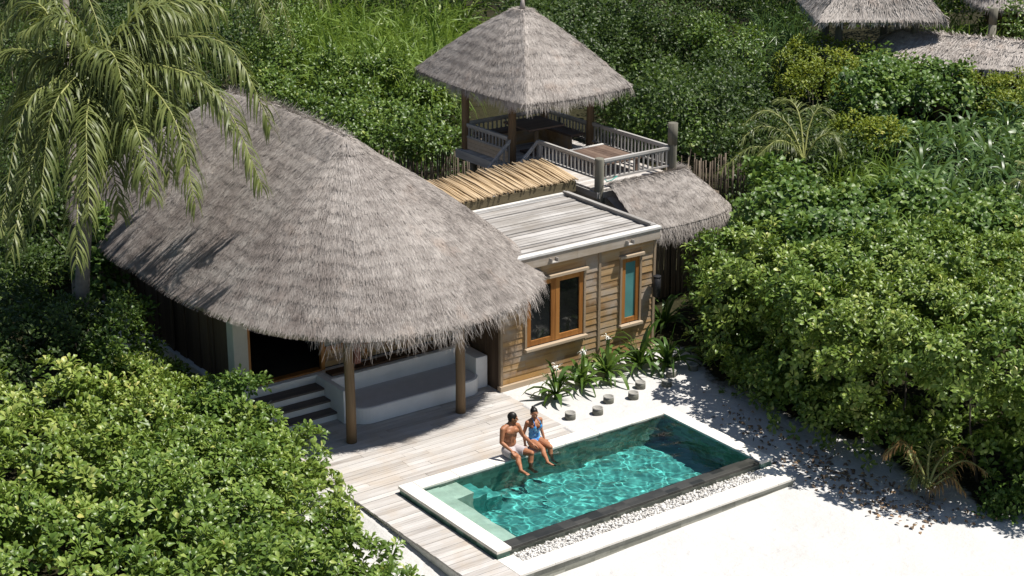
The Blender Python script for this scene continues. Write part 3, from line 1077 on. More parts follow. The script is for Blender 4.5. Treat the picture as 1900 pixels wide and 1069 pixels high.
def casement(x0, x1, z0, z1, nsash, paneM, fr=.11):
    w = thing('window', None, None)
    w.parent = annex
    w.matrix_parent_inverse = Matrix.Translation(-Vector(annex.location))
    mb = MB()
    mb.box((x0 - .055, YW - .045, z0 - .02), (x0, YW + .06, z1 + .02), .4)
    mb.build('surround', M['trim_z'], w, bevel=.004)
    mb = MB()
    mb.box((x1, YW - .045, z0 - .02), (x1 + .055, YW + .06, z1 + .02), .5)
    mb.build('surround', M['trim_z'], w, bevel=.004)
    mb = MB()
    mb.box((x0 - .09, YW - .10, z1 + .021), (x1 + .09, YW + .06, z1 + .085), .55)
    mb.build('lintel', M['trim'], w, bevel=.006)
    mb = MB()
    mb.box((x0 - .07, YW - .12, z0 - .09), (x1 + .07, YW + .06, z0 - .021), .7)
    mb.build('sill', M['trim'], w, bevel=.01)
    step = (x1 - x0) / nsash
    mb = MB()
    for k in range(nsash):
        a0, a1 = x0 + k * step + .004, x0 + (k + 1) * step - .004
        mb.box((a0, YW - .025, z0), (a0 + fr, YW + .03, z1), None)
        mb.box((a1 - fr, YW - .025, z0), (a1, YW + .03, z1), None)
        mb.box((a0 + fr, YW - .022, z0), (a1 - fr, YW + .03, z0 + fr * 1.1), None)
        mb.box((a0 + fr, YW - .022, z1 - fr), (a1 - fr, YW + .03, z1), None)
    mb.build('frame', M['teak'], w, bevel=.005)
    for k in range(nsash):
        a0, a1 = x0 + k * step + .004, x0 + (k + 1) * step - .004
        mb = MB()
        mb.box((a0 + fr - .01, YW + .004, z0 + fr), (a1 - fr + .01, YW + .012, z1 - fr + .01), .5)
        mb.build('pane', paneM, w)


casement(5.02, 6.54, 1.15, 2.58, 2, M['pane'])
casement(7.60, 8.10, 1.12, 2.62, 1, M['pane_teal'], .10)

# black wall lamp at the corner of the annexe
lamp = thing('wall_lamp', 'black cylindrical wall lamp on the right corner of the timber bath house', 'lamp', (8.5, YW - .13, 1.85))
mb = MB()
mb.tube([(8.50, YW - .16, 1.62), (8.50, YW - .16, 2.08)], .085, 16, .5)
mb.tube([(8.50, YW - .16, 2.08), (8.50, YW - .16, 2.10)], [.095, .09], 16, .5)
mb.build('shade', M['black'], lamp)
mb = MB()
mb.box((8.47, YW - .10, 1.80), (8.53, YW - .031, 1.92), .5)
mb.build('bracket', M['black'], lamp)

# bamboo canopy behind the flat roof
canopy = thing('bamboo_canopy', 'straw coloured canopy of loose bamboo poles behind the flat plank roof', 'canopy', (7, 6.8, 0))
mb = MB()
x = 4.9
while x < 8.92:
    rr = random.uniform(.014, .027)
    a0 = 6.12 + random.uniform(-.06, .07)
    a1 = 7.55 + random.uniform(-.12, .14)
    sk = random.uniform(-.05, .05)
    zz = 3.46 + random.uniform(-.012, .03)
    mb.tube([(x, a0, zz), (x + sk * .5, (a0 + a1) / 2, zz + .09 + random.uniform(-.01, .02)), (x + sk, a1, zz + .16 + random.uniform(-.02, .02))], [rr, rr * .95, rr * .8], 7)
    x += rr * random.uniform(1.25, 1.75)
mb.build('pole_cover', M['bamboo'], canopy)
mb = MB()
mb.box((4.9, 6.12, 3.17), (8.88, 6.17, 3.425), .5)
mb.box((4.9, 7.45, 3.3), (8.88, 7.5, 3.56), .5)
mb.box((8.82, 6.18, 3.2), (8.87, 7.44, 3.42), .4)
mb.build('front_beam', M['olive_beam'], canopy, bevel=.005)
for xx, yy, zt in ((5.0, 6.2, 3.2), (5.0, 7.4, 3.3), (8.75, 6.2, 3.2), (8.75, 7.4, 3.3)):
    mb = MB()
    mb.tube([(xx, yy, 0), (xx, yy, zt)], .06, 10)
    mb.build('canopy_post', M['post_grey'], canopy)
# ------------------------------------------------------------------ raised pavilion with its open deck
pav = thing('raised_pavilion', 'raised timber pavilion with a pointed square thatched roof and a railed deck', 'pavilion', (10.3, 8.5, 0))
FZ = 3.20
pe = [(8.62, 12.35, 5.05), (8.5, 10.2, 5.0), (8.62, 8.05, 5.02), (8.9, 7.85, 5.0), (10.2, 7.78, 4.98), (11.6, 7.85, 5.0), (11.95, 8.1, 5.02), (12.05, 10.2, 5.0), (11.95, 12.3, 5.05), (11.6, 12.5, 5.05),
      (10.2, 12.6, 5.0), (8.9, 12.55, 5.03)]
pe = resample(pe, 96)
pt_ = np.array([10.22, 10.1, 6.86]) + np.stack([np.cos(np.linspace(0, 6.28, 96)) * 0, np.zeros(96), np.zeros(96)], 1)
dirs = norm((pe - pt_) * np.array([1, 1, 0]))
pt_ = pt_ + dirs * .03
proof = thatch(pt_, pe, 9, 62000, 11000, lambda u: np.full(len(u), .24), pav, nu=120, bulge=.10, seed=8, blade=(.09, .22), bw=(.005, .011), step=.02, course=.25)
mb = MB()
mb.tube([(10.22, 10.1, 6.7), (10.22, 10.1, 6.9), (10.24, 10.1, 7.06)], [.09, .06, .02], 10, .3)
mb.build('finial', M['thatch'], proof)
mb = MB()
for k in range(20):
    y0 = 5.80 + k * .141
    mb.box((9.28, y0, FZ - .05), (11.66, y0 + .134, FZ), None)
for k in range(15):
    y0 = 8.64 + k * .148
    mb.box((8.78, y0, FZ - .05), (11.70, y0 + .141, FZ), None)
mb.build('floor', M['deck'], pav, bevel=.003)
mb = MB()
mb.box((8.72, 8.62, FZ - .22), (8.778, 10.95, FZ - .001), .7)
mb.box((8.78, 8.58, FZ - .22), (9.28, 8.62, FZ - .001), .6)
mb.box((9.24, 5.76, FZ - .2), (9.279, 8.58, FZ - .051), .5)
mb.box((9.28, 5.74, FZ - .2), (11.68, 5.79, FZ - .051), .6)
mb.box((11.66, 5.79, FZ - .2), (11.70, 10.9, FZ - .051), .6)
mb.build('floor_beam', M['grey_wood_y'], pav, bevel=.004)
mb = MB()
for k in range(6):
    z0 = 2.1 + k * .15
    mb.box((9.285, 5.95, z0), (9.31, 8.1, z0 + .143), None)
    mb.box((9.50, 5.80, z0), (11.5, 5.825, z0 + .143), None)
mb.build('skirt_cladding', M['grey_wood_y'], pav)
PST = [((9.0, 8.86), FZ - .3, 5.35), ((11.5, 8.92), FZ - .3, 5.35), ((8.92, 10.78), FZ - .3, 5.35), ((11.5, 10.85), FZ - .3, 5.35)]
for (pxy, z0, z1) in PST:
    mb = MB()
    mb.tube([(pxy[0], pxy[1], z0), (pxy[0] + .01, pxy[1], (z0 + z1) / 2), (pxy[0], pxy[1], z1)], [.105, .10, .095], 16)
    mb.build('roof_post', M['post'], pav)
for (pxy, z0, z1) in (((9.35, 5.84), 0, 3.96), ((11.6, 5.84), 0, 4.48)):
    mb = MB()
    mb.tube([(pxy[0], pxy[1], z0), (pxy[0], pxy[1], z1 - .03), (pxy[0], pxy[1], z1)], [.115, .11, .098], 16)
    dp = mb.build('deck_post', M['post_grey'], pav)
    if z1 > 4.2:
        mb = MB()
        mb.tube([(pxy[0], pxy[1], z1 - .52), (pxy[0], pxy[1], z1 + .004)], .119, 16, .05)
        mb.build('dark_sleeve', M['post_grey'], dp)
for pxy in ((9.2, 8.7), (11.4, 8.7), (9.1, 10.7), (11.5, 10.7), (9.3, 7.4)):
    mb = MB()
    mb.tube([(pxy[0], pxy[1], 0), (pxy[0], pxy[1], FZ - .2)], .09, 12)
    mb.build('stilt', M['post_grey'], pav)


def railing(p0, p1, zt, zb, nb, matn='grey_wood_y', panel=False):
    p0, p1 = Vector(p0), Vector(p1)
    mb = MB()
    a, b = p0.copy(), p1.copy()
    a.z += zt; b.z += zt
    mb.beam(a, b, .075, .065, .7)
    mb.beam(a - Vector((0, 0, .05)), b - Vector((0, 0, .05)), .045, .04, .5)
    a, b = p0.copy(), p1.copy()
    a.z += zb; b.z += zb
    mb.beam(a, b, .055, .05, .5)
    r = mb.build('railing', M[matn], pav, bevel=.004)
    if panel:
        mb = MB()
        for k in range(3):
            q0, q1 = p0.copy(), p1.copy()
            q0.z += .02 + (zb - .05) * (k + .5) / 3; q1.z += .02 + (zb - .05) * (k + .5) / 3
            mb.beam(q0, q1, .025, (zb - .06) / 3 - .004)
        mb.build('rail_panel', M['trim'], r)
    proto = None
    for k in range(nb):
        q = p0.lerp(p1, (k + .5) / nb)
        if proto is None:
            mb = MB()
            mb.box((-.017, -.017, zb - .01), (.017, .017, zt - .03), .6)
            proto = mb.build('baluster', M['grey_wood_z'], None)
            proto.parent = r
            o = proto
        else:
            o = proto.copy()
            COL.objects.link(o)
            o.parent = r
        o.location = q
    return r


ZR = .68
railing((9.33, 5.95, FZ), (9.33, 8.15, FZ), ZR, .26, 15)
railing((9.47, 5.84, FZ), (11.49, 5.84, FZ), ZR, .24, 14, 'grey_wood_x')
railing((11.58, 5.95, FZ), (11.52, 8.82, FZ), ZR, .22, 22)
railing((8.96, 8.96, FZ), (8.92, 10.68, FZ), ZR - .02, .34, 12, panel=True)
railing((11.5, 9.03, FZ), (11.5, 10.75, FZ), ZR - .02, .22, 13)
railing((9.03, 10.82, FZ), (11.4, 10.82, FZ), ZR - .02, .22, 17, 'grey_wood_x')
# newel and the stair down towards the villa
mb = MB()
mb.box((9.29, 8.15, FZ - .3), (9.37, 8.23, FZ + ZR + .03), .5)
mb.build('newel', M['grey_wood_z'], pav, bevel=.005)


def stair_rail(y, x0, z0, x1, z1, nb):
    mb = MB()
    mb.beam((x0, y, z0), (x1, y, z1), .07, .06, .75)
    r = mb.build('stair_rail', M['grey_wood_x'], pav, bevel=.004)
    for k in range(nb):
        f = (k + .7) / nb
        x = x0 + (x1 - x0) * f
        z = z0 + (z1 - z0) * f
        mb = MB()
        mb.box((x - .016, y - .016, z - .62), (x + .016, y + .016, z - .02), .6)
        mb.build('baluster', M['grey_wood_z'], r)


stair_rail(8.84, 9.02, 3.90, 7.55, 2.55, 9)
stair_rail(8.19, 9.30, 3.88, 7.55, 2.30, 9)
for k in range(7):
    mb = MB()
    x0 = 9.05 - k * .24
    mb.box((x0 - .26, 8.24, 2.98 - k * .22), (x0, 8.80, 3.02 - k * .22), None)
    mb.build('stair_tread', M['grey_wood_y'], pav, bevel=.004)

# furniture up there
tb = thing('dining_table', 'dark square table on a single leg under the pavilion roof', 'table', (10.2, 9.55, FZ))
mb = MB()
mb.box((9.62, 8.98, FZ + .70), (10.75, 10.1, FZ + .75), .45)
mb.build('table_top', M['table'], tb, bevel=.008)
mb = MB()
mb.tube([(10.15, 9.4, FZ), (10.15, 9.4, FZ + .70)], .06, 14, .8)
mb.build('leg', M['post'], tb)
mb = MB()
mb.box((9.85, 9.1, FZ + .001), (10.45, 9.7, FZ + .05), .4)
mb.build('foot', M['table'], tb, bevel=.006)
bn = thing('corner_bench', 'brown built bench along the back rail of the pavilion', 'bench', (11.0, 10.0, FZ))
mb = MB()
mb.box((10.95, 9.0, FZ + .36), (11.40, 10.70, FZ + .42), .6)
mb.box((9.1, 10.3, FZ + .361), (10.94, 10.72, FZ + .421), .5)
mb.build('seat', M['table'], bn, bevel=.006)
mb = MB()
mb.box((10.99, 9.05, FZ + .001), (11.03, 10.65, FZ + .36), .5)
mb.box((9.15, 10.33, FZ + .001), (10.93, 10.37, FZ + .36), .5)
mb.build('bench_front', M['wall'], bn)
dt = thing('low_deck_table', 'low red brown plank table with a pale end rail on the open pavilion deck', 'table', (10.6, 7.2, FZ))
mb = MB()
for k in range(8):
    mb.box((10.02 + k * .151, 6.55, FZ + .30), (10.02 + k * .151 + .147, 8.0, FZ + .345), None)
mb.build('table_top', M['table'], dt, bevel=.004)
mb = MB()
mb.box((10.0, 8.01, FZ + .29), (11.24, 8.10, FZ + .36), .8)
mb.build('end_rail', M['cap'], dt, bevel=.005)
for (lx, ly) in ((10.07, 6.62), (11.13, 6.62), (10.07, 7.95), (11.13, 7.95)):
    mb = MB()
    mb.box((lx - .035, ly - .035, FZ + .001), (lx + .035, ly + .035, FZ + .30), .5)
    mb.build('leg', M['table'], dt)

# ------------------------------------------------------------------ lean-to with the hanging thatch
lt = thing('thatched_lean_to', 'small sloping thatched lean-to beside the flat plank roof', 'lean-to', (11, 5.2, 0))
LT = np.array([(9.45, 5.70, 3.42), (10.2, 5.70, 3.43), (11.0, 5.70, 3.43), (11.75, 5.72, 3.42), (11.9, 5.95, 3.36), (12.0, 6.6, 3.25)])
LE = np.array([(9.62, 4.72, 2.46), (10.4, 4.62, 2.42), (11.3, 4.62, 2.42), (12.15, 4.70, 2.44), (12.75, 5.05, 2.45), (13.05, 6.2, 2.5)])
thatch(resample(LT, 40, False), resample(LE, 40, False), 5, 24000, 6000, lambda u: np.full(len(u), .34), lt, closed=False, nu=60, bulge=.05, seed=12,
       blade=(.09, .22), bw=(.005, .011), step=.02, course=.3, thick=.12)
mb = MB()
x = 9.75
while x < 12.6:
    r_ = random.uniform(.016, .03)
    mb.tube([(x, 5.25 + random.uniform(-.03, .03), .2), (x + random.uniform(-.03, .03), 5.25, 2.7)], r_, 6)
    x += r_ * random.uniform(2, 2.9)
y = 5.25
while y < 6.6:
    r_ = random.uniform(.016, .03)
    mb.tube([(12.6 + random.uniform(-.02, .02), y, .2), (12.6, y, 2.75)], r_, 6)
    y += r_ * random.uniform(2, 2.9)
mb.build('stick_wall', M['stick'], lt)
for xx in (9.72, 12.55):
    mb = MB()
    mb.tube([(xx, 4.95, .1), (xx, 4.95, 2.55)], .065, 12, .4)
    mb.build('post', M['post_grey'], lt)
mb = MB()
mb.tube([(9.46, 5.74, 3.45), (9.40, 5.62, 3.43), (9.52, 5.58, 3.46), (9.75, 5.66, 3.50), (9.66, 5.72, 3.5)], .012, 6, .5)
cordo = mb.build('lashing_cord', M['cord'], lt)
bx = thing('plaster_block', 'pale plastered block standing between the timber bath house and the lean-to', 'block', (9.35, 4.6, 0))
mb = MB()
mb.box((9.05, 4.35, .1), (9.62, 4.75, 1.02), .5)
mb.box((9.03, 4.33, 1.021), (9.64, 4.77, 1.06), .6)
tag(bx)
mb.build('block_body', M['plaster'], bx, bevel=.01)


# ------------------------------------------------------------------ stick fences
def stick_fence(pts, h, label, seed):
    rr = random.Random(seed)
    f = thing('stick_fence', label, 'fence', (pts[0][0], pts[0][1], 0))
    mb = MB()
    for (a, b) in zip(pts[:-1], pts[1:]):
        a, b = Vector((*a, 0)), Vector((*b, 0))
        L = (b - a).length
        s = 0
        while s < L:
            p = a.lerp(b, s / L)
            r_ = rr.uniform(.014, .034)
            hh = h * rr.uniform(.80, 1.07)
            mb.tube([(p.x, p.y + rr.uniform(-.04, .04), 0), (p.x + rr.uniform(-.08, .08), p.y + rr.uniform(-.05, .05), hh)], [r_, r_ * .8], 6, rr.random())
            s += rr.uniform(.03, .075)
    mb.build('sticks', M['stick'], f)
    mb = MB()
    for (a, b) in zip(pts[:-1], pts[1:]):
        for z in (.5, 1.3):
            mb.tube([(a[0], a[1] + .05, z), (b[0], b[1] + .05, z)], .03, 6, .2)
    mb.build('fence_rail', M['stick'], f)


stick_fence([(7.0, 15.9), (9.4, 15.3), (11.6, 15.0), (13.5, 14.6)], 2.05, 'uneven stick fence between the villa roof and the pavilion', 3)
stick_fence([(12.9, 8.6), (15.2, 10.4), (17.6, 9.3)], 2.0, 'uneven stick fence behind the deck post at the right of the pavilion', 4)

# ------------------------------------------------------------------ distant roofs
fp = thing('far_pavilion', 'distant open pavilion with a pale thatched roof on grey posts', 'pavilion', (29, 17, 0))
a0, a1 = at(1520, 38, 4)[:2], at(1757, 38, 4)[:2]
ex = (a1 - a0) / np.linalg.norm(a1 - a0)
ey = np.array([-ex[1], ex[0]])
if ey @ FWD[:2] < 0: ey = -ey
Lr = np.linalg.norm(a1 - a0)
q = [a0, a0 + ex * Lr / 2, a1, a1 + ey * Lr / 2, a1 + ey * Lr, a0 + ex * Lr / 2 + ey * Lr, a0 + ey * Lr, a0 + ey * Lr / 2]
fe = []
for k in range(8):
    p_, n_ = q[k], q[(k + 1) % 8]
    for f in np.linspace(0, 1, 8, endpoint=False):
        fe.append((*(p_ * (1 - f) + n_ * f), 4.0))
fe = np.array(fe)
EXCL = [(*(a0 + ex * Lr / 2 + ey * Lr / 2), 6.0)]
c_ = a0 + ex * Lr / 2 + ey * Lr / 2
ft = np.array([(*c_, 6.2)] * len(fe)) + norm((fe - np.array([*c_, 4])) * np.array([1, 1, 0])) * .05
thatch(ft, fe, 9, 12000, 3000, lambda u: np.full(len(u), .2), fp, 'thatch_far', nu=64, bulge=.1, seed=21, bw=(.012, .03))
for (sx, sy) in ((.2, .2), (.8, .2), (.2, .8), (.8, .8), (.62, .5)):
    p_ = a0 + ex * Lr * sx + ey * Lr * sy
    mb = MB()
    mb.tube([(p_[0], p_[1], 0), (p_[0], p_[1], 4.3)], .13, 12)
    mb.build('post', M['post_grey'], fp)
mb = MB()
for k in range(10):
    s0, s1 = a0 + ex * Lr * .1 + ey * Lr * (.12 + k * .075), a0 + ex * Lr * .9 + ey * Lr * (.12 + k * .075)
    mb.beam((s0[0], s0[1], 2.6), (s1[0], s1[1], 2.6), .30, .06)
mb.build('floor', M['grey_wood_x'], fp)

vb = thing('far_roof', 'distant long thatched roof with a hipped end above yellow green shrubs', 'roof', (33, 14, 0))
r0, r1 = at(1690, 54, 3.5), at(2150, 97, 3.5)
e0, e1 = at(1634, 110, 2.75), at(2150, 156, 2.75)
bk = np.array([.55, .75, 0]) * 3
T2 = resample([r0 + bk * .0, r0, r0 * .5 + r1 * .5, r1], 40, False)
E2 = resample([r0 * .3 + e0 * .7 + bk * .6 + np.array([0, 0, .1]), e0, e0 * .5 + e1 * .5, e1], 40, False)
thatch(T2, E2, 7, 9000, 1500, lambda u: np.full(len(u), .2), vb, 'thatch_far', closed=False, nu=50, bulge=.05, seed=22, bw=(.012, .03), name='front_slope')
T3 = resample([r0, r0 * .5 + r1 * .5, r1], 30, False)
E3 = resample([r0 + bk * 1.3 - np.array([0, 0, 1.2]), r0 * .5 + r1 * .5 + bk * 1.3 - np.array([0, 0, 1.2]), r1 + bk * 1.3 - np.array([0, 0, 1.2])], 30, False)
thatch(T3, E3, 7, 2500, 300, lambda u: np.full(len(u), .2), vb, 'thatch_far', closed=False, nu=30, bulge=.05, seed=23, bw=(.012, .03), name='rear_slope')
mb = MB()
for f in np.linspace(.05, .95, 9):
    p_ = e0 * (1 - f) + e1 * f + bk * .2
    mb.box((p_[0] - .5, p_[1] - .05, 0), (p_[0] + .5, p_[1] + .05, 2.6), None)
mb.build('wall', M['wall_dark'], vb)

EXCL += [(*(r0 * (1 - f) + r1 * f)[:2], 1.2) for f in (0, .25, .5, .75, 1)]
cr = thing('far_hut', 'distant grey thatched hut roof cut off by the upper right corner', 'hut', (36, 15, 0))
h0, h1 = at(1818, 12, 3.6), at(1990, 28, 3.6)
ap = (h0 + h1) / 2 + np.array([1.6, 2.0, 1.9])
hb = np.array([2.6, 3.2, 0])
he = resample([h0, (h0 + h1) / 2, h1, h1 + hb, (h0 + h1) / 2 + hb * 1.1, h0 + hb], 40)
thatch(np.array([ap] * 40) + norm((he - ap) * np.array([1, 1, 0])) * .04, he, 7, 5000, 1500, lambda u: np.full(len(u), .2), cr, 'thatch_far', nu=44, bulge=.1, seed=24, bw=(.012, .03))
mb = MB()
cc = he.mean(0)
for k in range(8):
    t = k / 8 * 6.283
    mb.box((cc[0] + .5 * math.cos(t) - .3, cc[1] + .5 * math.sin(t) - .3, 0), (cc[0] + .5 * math.cos(t) + .3, cc[1] + .5 * math.sin(t) + .3, 3.4), None)
mb.build('wall', M['wall_dark'], cr)
pp = at(1840, 66, 2.9)
pl = thing('timber_pole', 'lone weathered timber pole behind the long distant roof', 'pole', (pp[0], pp[1], 0))
mb = MB()
mb.tube([(pp[0], pp[1], 0), (pp[0], pp[1], 3.3)], .14, 12, .6)
mb.build('shaft', M['post_grey'], pl)
mb = MB()
mb.tube([(pp[0], pp[1], 3.3), (pp[0], pp[1], 3.85)], .145, 12, .05)
mb.build('dark_top', M['post_grey'], pl)

# ------------------------------------------------------------------ log stumps in the sand
def make_stump(loc, h):
    s = thing('log_stump', None, 'stump', loc, 'low log stumps in the sand')
    mb = MB()
    mb.tube([(0, 0, -.1), (0, 0, h * .55), (0, 0, h)], [.112, .112, .108], 24, .5)
    o = mb.build('log', M['stump'], None)
    o.parent = s
    V, F = [], []
    n = 24
    for rr, zz in ((.109, h + .001), (.112, h + .022), (.094, h + .024), (.088, h + .006), (.0, h + .006)):
        for k in range(n):
            V.append((rr * math.cos(6.2832 * k / n), rr * math.sin(6.2832 * k / n), zz))
    for a in range(4):
        for k in range(n):
            F.append((a * n + k, a * n + (k + 1) % n, (a + 1) * n + (k + 1) % n, (a + 1) * n + k))
    mb = MB()
    mb.add(V, F, .5, 0, True)
    o = mb.build('worn_top', M['stump_top'], None)
    o.parent = s
    return s


ST = [((1058, 776), 'log stump at the deck end of the row, nearest the seated woman'),
      ((1109, 767), 'second log stump from the deck, on bare sunny sand'),
      ((1129, 746), 'third log stump from the deck, near a lily shadow'),
      ((1175, 739), 'log stump at the edge of the tree shade, just behind the pool corner'),
      ((1188, 719), 'sunlit log stump set back beside the lily leaves'),
      ((1237, 715), 'shaded log stump in front of another close pair'),
      ((1245, 698), 'shaded log stump partly under a drooping lily leaf'),
      ((1286, 687), 'log stump farthest from the deck, against the big sea lettuce hedge')]
s0 = make_stump((0, 0, 0), .13)
for k, ((px, py), lab) in enumerate(ST):
    s = s0 if k == 0 else copy_tree(s0)
    p = at(px, py, .31)
    s.location = (p[0], p[1], float(ground_z(p[0], p[1])) - .01)
    s['label'] = lab
# ------------------------------------------------------------------ vegetation
UP = np.array([0, 0, 1.0])
SHAPE = {'obovate': (.5, 1.0, .55), 'oval': (.85, .9, .25), 'round': (1.0, .95, .45), 'narrow': (.9, .75, .1)}
KIND = {  # leaves per cluster, leaf length, width, shape, cluster spread, clusters per m2, upward bias, opening angles
    'lettuce': dict(k=11, L=.20, W=.092, shape='obovate', spread=.05, dens=15, up=.5, e=(.05, 1.15)),
    'lettuce_fine': dict(k=10, L=.185, W=.085, shape='obovate', spread=.05, dens=17, up=.5, e=(.05, 1.15)),
    'hibiscus': dict(k=7, L=.185, W=.165, shape='round', spread=.15, dens=16, up=.5, e=(-.1, .8)),
    'oval': dict(k=8, L=.15, W=.078, shape='oval', spread=.11, dens=26, up=.45, e=(-.1, 1.1)),
    'broad': dict(k=8, L=.20, W=.105, shape='oval', spread=.13, dens=15, up=.45, e=(-.1, 1.1)),
    'small': dict(k=9, L=.17, W=.085, shape='oval', spread=.17, dens=17, up=.35, e=(-.3, 1.1)),
    'far': dict(k=8, L=.19, W=.10, shape='oval', spread=.22, dens=13, up=.35, e=(-.2, 1.1)),
}


def leafy(P, A, k, L, W, shape, spread, e, r, **_):
    C = len(P)
    N = C * k
    A = norm(A)
    ref = np.where(np.abs(A[:, 2:3]) > .9, np.array([[1, 0, 0.]]), np.array([[0, 0, 1.]]))
    T = norm(np.cross(ref, A))
    B = np.cross(A, T)
    jj = np.tile(np.arange(k), C)
    rep = lambda q: np.repeat(q, k, 0)
    A_, T_, B_ = rep(A), rep(T), rep(B)
    phi = jj * 2.39996 + np.repeat(r.uniform(0, 6.28, C), k) + r.normal(0, .25, N)
    f = (jj + .5) / k
    el = e[0] + (e[1] - e[0]) * f + r.normal(0, .14, N)
    rad_ = T_ * np.cos(phi)[:, None] + B_ * np.sin(phi)[:, None]
    d = rad_ * np.cos(el)[:, None] + A_ * np.sin(el)[:, None]
    nn = A_ * np.cos(el)[:, None] - rad_ * np.sin(el)[:, None]
    base = rep(P) + rad_ * (spread * r.uniform(.2, 1, N))[:, None] + A_ * (spread * (f - .5) * 1.4)[:, None]
    side = np.cross(d, nn)
    roll = r.normal(0, .35, N)[:, None]
    side = norm(side * np.cos(roll) + nn * np.sin(roll))
    nn = np.cross(side, d)
    LL = (L * r.uniform(.7, 1.2, N) * (1 - .35 * f))[:, None]
    WW = (W * r.uniform(.8, 1.15, N) * (1 - .25 * f))[:, None]
    w1, w2, w3 = SHAPE[shape]
    cv = r.normal(.10, .08, N)[:, None]
    p0 = base
    m1 = base + d * LL * .42 + nn * LL * cv * .6
    m2 = base + d * LL * .78 + nn * LL * cv * .5
    tp = base + d * LL - nn * LL * (.05 + .6 * np.abs(cv))
    fold = nn * WW * .16
    V = np.stack([p0, m1 - side * WW * w1 / 2 + fold, m1 + side * WW * w1 / 2 + fold, m2 - side * WW * w2 / 2 + fold, m2 + side * WW * w2 / 2 + fold,
                  tp - side * WW * w3 * .35, tp + side * WW * w3 * .35, m1, m2, tp + d * LL * .05], 1)
    q = np.array([[0, 7, 1, 1], [0, 2, 7, 7], [1, 7, 8, 3], [7, 2, 4, 8], [3, 8, 9, 5], [8, 4, 6, 9]])
    tri = np.array([[0, 7, 1], [0, 2, 7], [1, 7, 8], [1, 8, 3], [7, 2, 4], [7, 4, 8], [3, 8, 9], [3, 9, 5], [8, 4, 6], [8, 6, 9]])
    F = tri[None] + (np.arange(N) * 10)[:, None, None]
    tc = np.repeat(np.clip(r.normal(.42, .17, C), 0, 1), k)
    tone = np.clip(tc + r.normal(0, .15, N) + .20 * (f - .4) + (r.random(N) < .025) * .5, 0, 1.15)
    return V.reshape(-1, 3), F.reshape(-1, 3), np.repeat(tone, 10)


def lobe_points(lobes, dens, up, r, cull=.86, zmin=.06, back=True, shell=.34):
    Ps, As = [], []
    lobes = [(np.array(c, float), np.array(s if hasattr(s, '__len__') else (s, s, s), float)) for c, s in lobes]
    for i, (c, s) in enumerate(lobes):
        n = int(dens * 4 * math.pi * (np.prod(s) ** (2 / 3)) * .9)
        d = norm(r.normal(0, 1, (n, 3)))
        d = d[d[:, 2] > -.45]
        ph = r.uniform(0, 6.28, 3)
        lump = 1 + .15 * np.sin(d[:, 0] * 5.3 + ph[0]) * np.sin(d[:, 1] * 4.7 + ph[1]) + .11 * np.sin(d[:, 2] * 9 + d[:, 0] * 7 + ph[2])
        rr = (1 - shell * r.random(len(d)) ** 1.4) * lump
        p = c + d * s * rr[:, None]
        w_ = p / max(1.0, s.mean() / 1.05)
        g1 = np.sin(w_[:, 0] * 5.1 + 1.7 * np.sin(w_[:, 1] * 3.3 + w_[:, 2] * 2)) + np.sin(w_[:, 1] * 5.7 + 1.5 * np.sin(w_[:, 2] * 4.1 + 1)) + np.sin(w_[:, 2] * 6.3 + 1.6 * np.sin(w_[:, 0] * 3.7 + 2))
        valley = np.clip(-g1 * .7, 0, 1)
        p = c + d * (s * rr[:, None] - (valley * min(.7, .42 * s.min()))[:, None] + (np.clip(g1 - 1.1, 0, 1) * .13)[:, None])
        a = norm(d / s)
        ok = p[:, 2] > zmin
        if not back:
            ok &= (a @ (-FWD) > -.3) | (a[:, 2] > .25)
        for j, (c2, s2) in enumerate(lobes):
            if j != i:
                ok &= (((p - c2) / s2) ** 2).sum(1) > cull ** 2
        Ps.append(p[ok])
        As.append(a[ok])
    P, A = np.concatenate(Ps), np.concatenate(As)
    A = norm(A * (1 - up) + UP * up + r.normal(0, .22, A.shape))
    return P, A


def foliage_mesh(name, lobes, kind, mat, seed, dens=1.0, back=True, cull=.84, shell=.34):
    r = np.random.default_rng(seed)
    kd = KIND[kind]
    P, A = lobe_points(lobes, kd['dens'] * dens, kd['up'], r, back=back, cull=cull, shell=shell)
    V, F, t = leafy(P, A, r=r, **kd)
    return np_mesh(name, V, F, t, mats=[M[mat]])


_seed = [100]


def shrub(name, label, cat, lobes, kind, mat, group=None, dens=1.0, part='foliage', stem='stem', trunk_r=.035, back=True, shell=.34, cull=.84):
    _seed[0] += 1
    c = np.mean([np.array(l[0]) for l in lobes], 0)
    gz = float(ground_z(c[0], c[1]))
    t = thing(name, label, cat, (c[0], c[1], gz), group)
    link(part, foliage_mesh(part, lobes, kind, mat, _seed[0], dens, back, cull, shell), t)
    rr = random.Random(_seed[0])
    rmax = max(np.max(l[1]) for l in lobes)
    for (lc, ls) in lobes:
        ls = ls if hasattr(ls, '__len__') else (ls,) * 3
        if max(ls) < .8 * rmax: continue
        b = (c[0] * .3 + lc[0] * .7 + rr.uniform(-.1, .1), c[1] * .3 + lc[1] * .7 + rr.uniform(-.1, .1), gz - .1)
        e = (lc[0] + rr.uniform(-.3, .3) * ls[0], lc[1] + rr.uniform(-.3, .3) * ls[1], lc[2] + rr.uniform(-.3, .25) * ls[2])
        m_ = tuple((p + q) / 2 + rr.uniform(-.1, .1) for p, q in zip(b, e))
        mb = MB()
        mb.tube([b, m_, e], [trunk_r, trunk_r * .7, trunk_r * .25], 6)
        mb.build(stem, M['stem'], t)
    return t


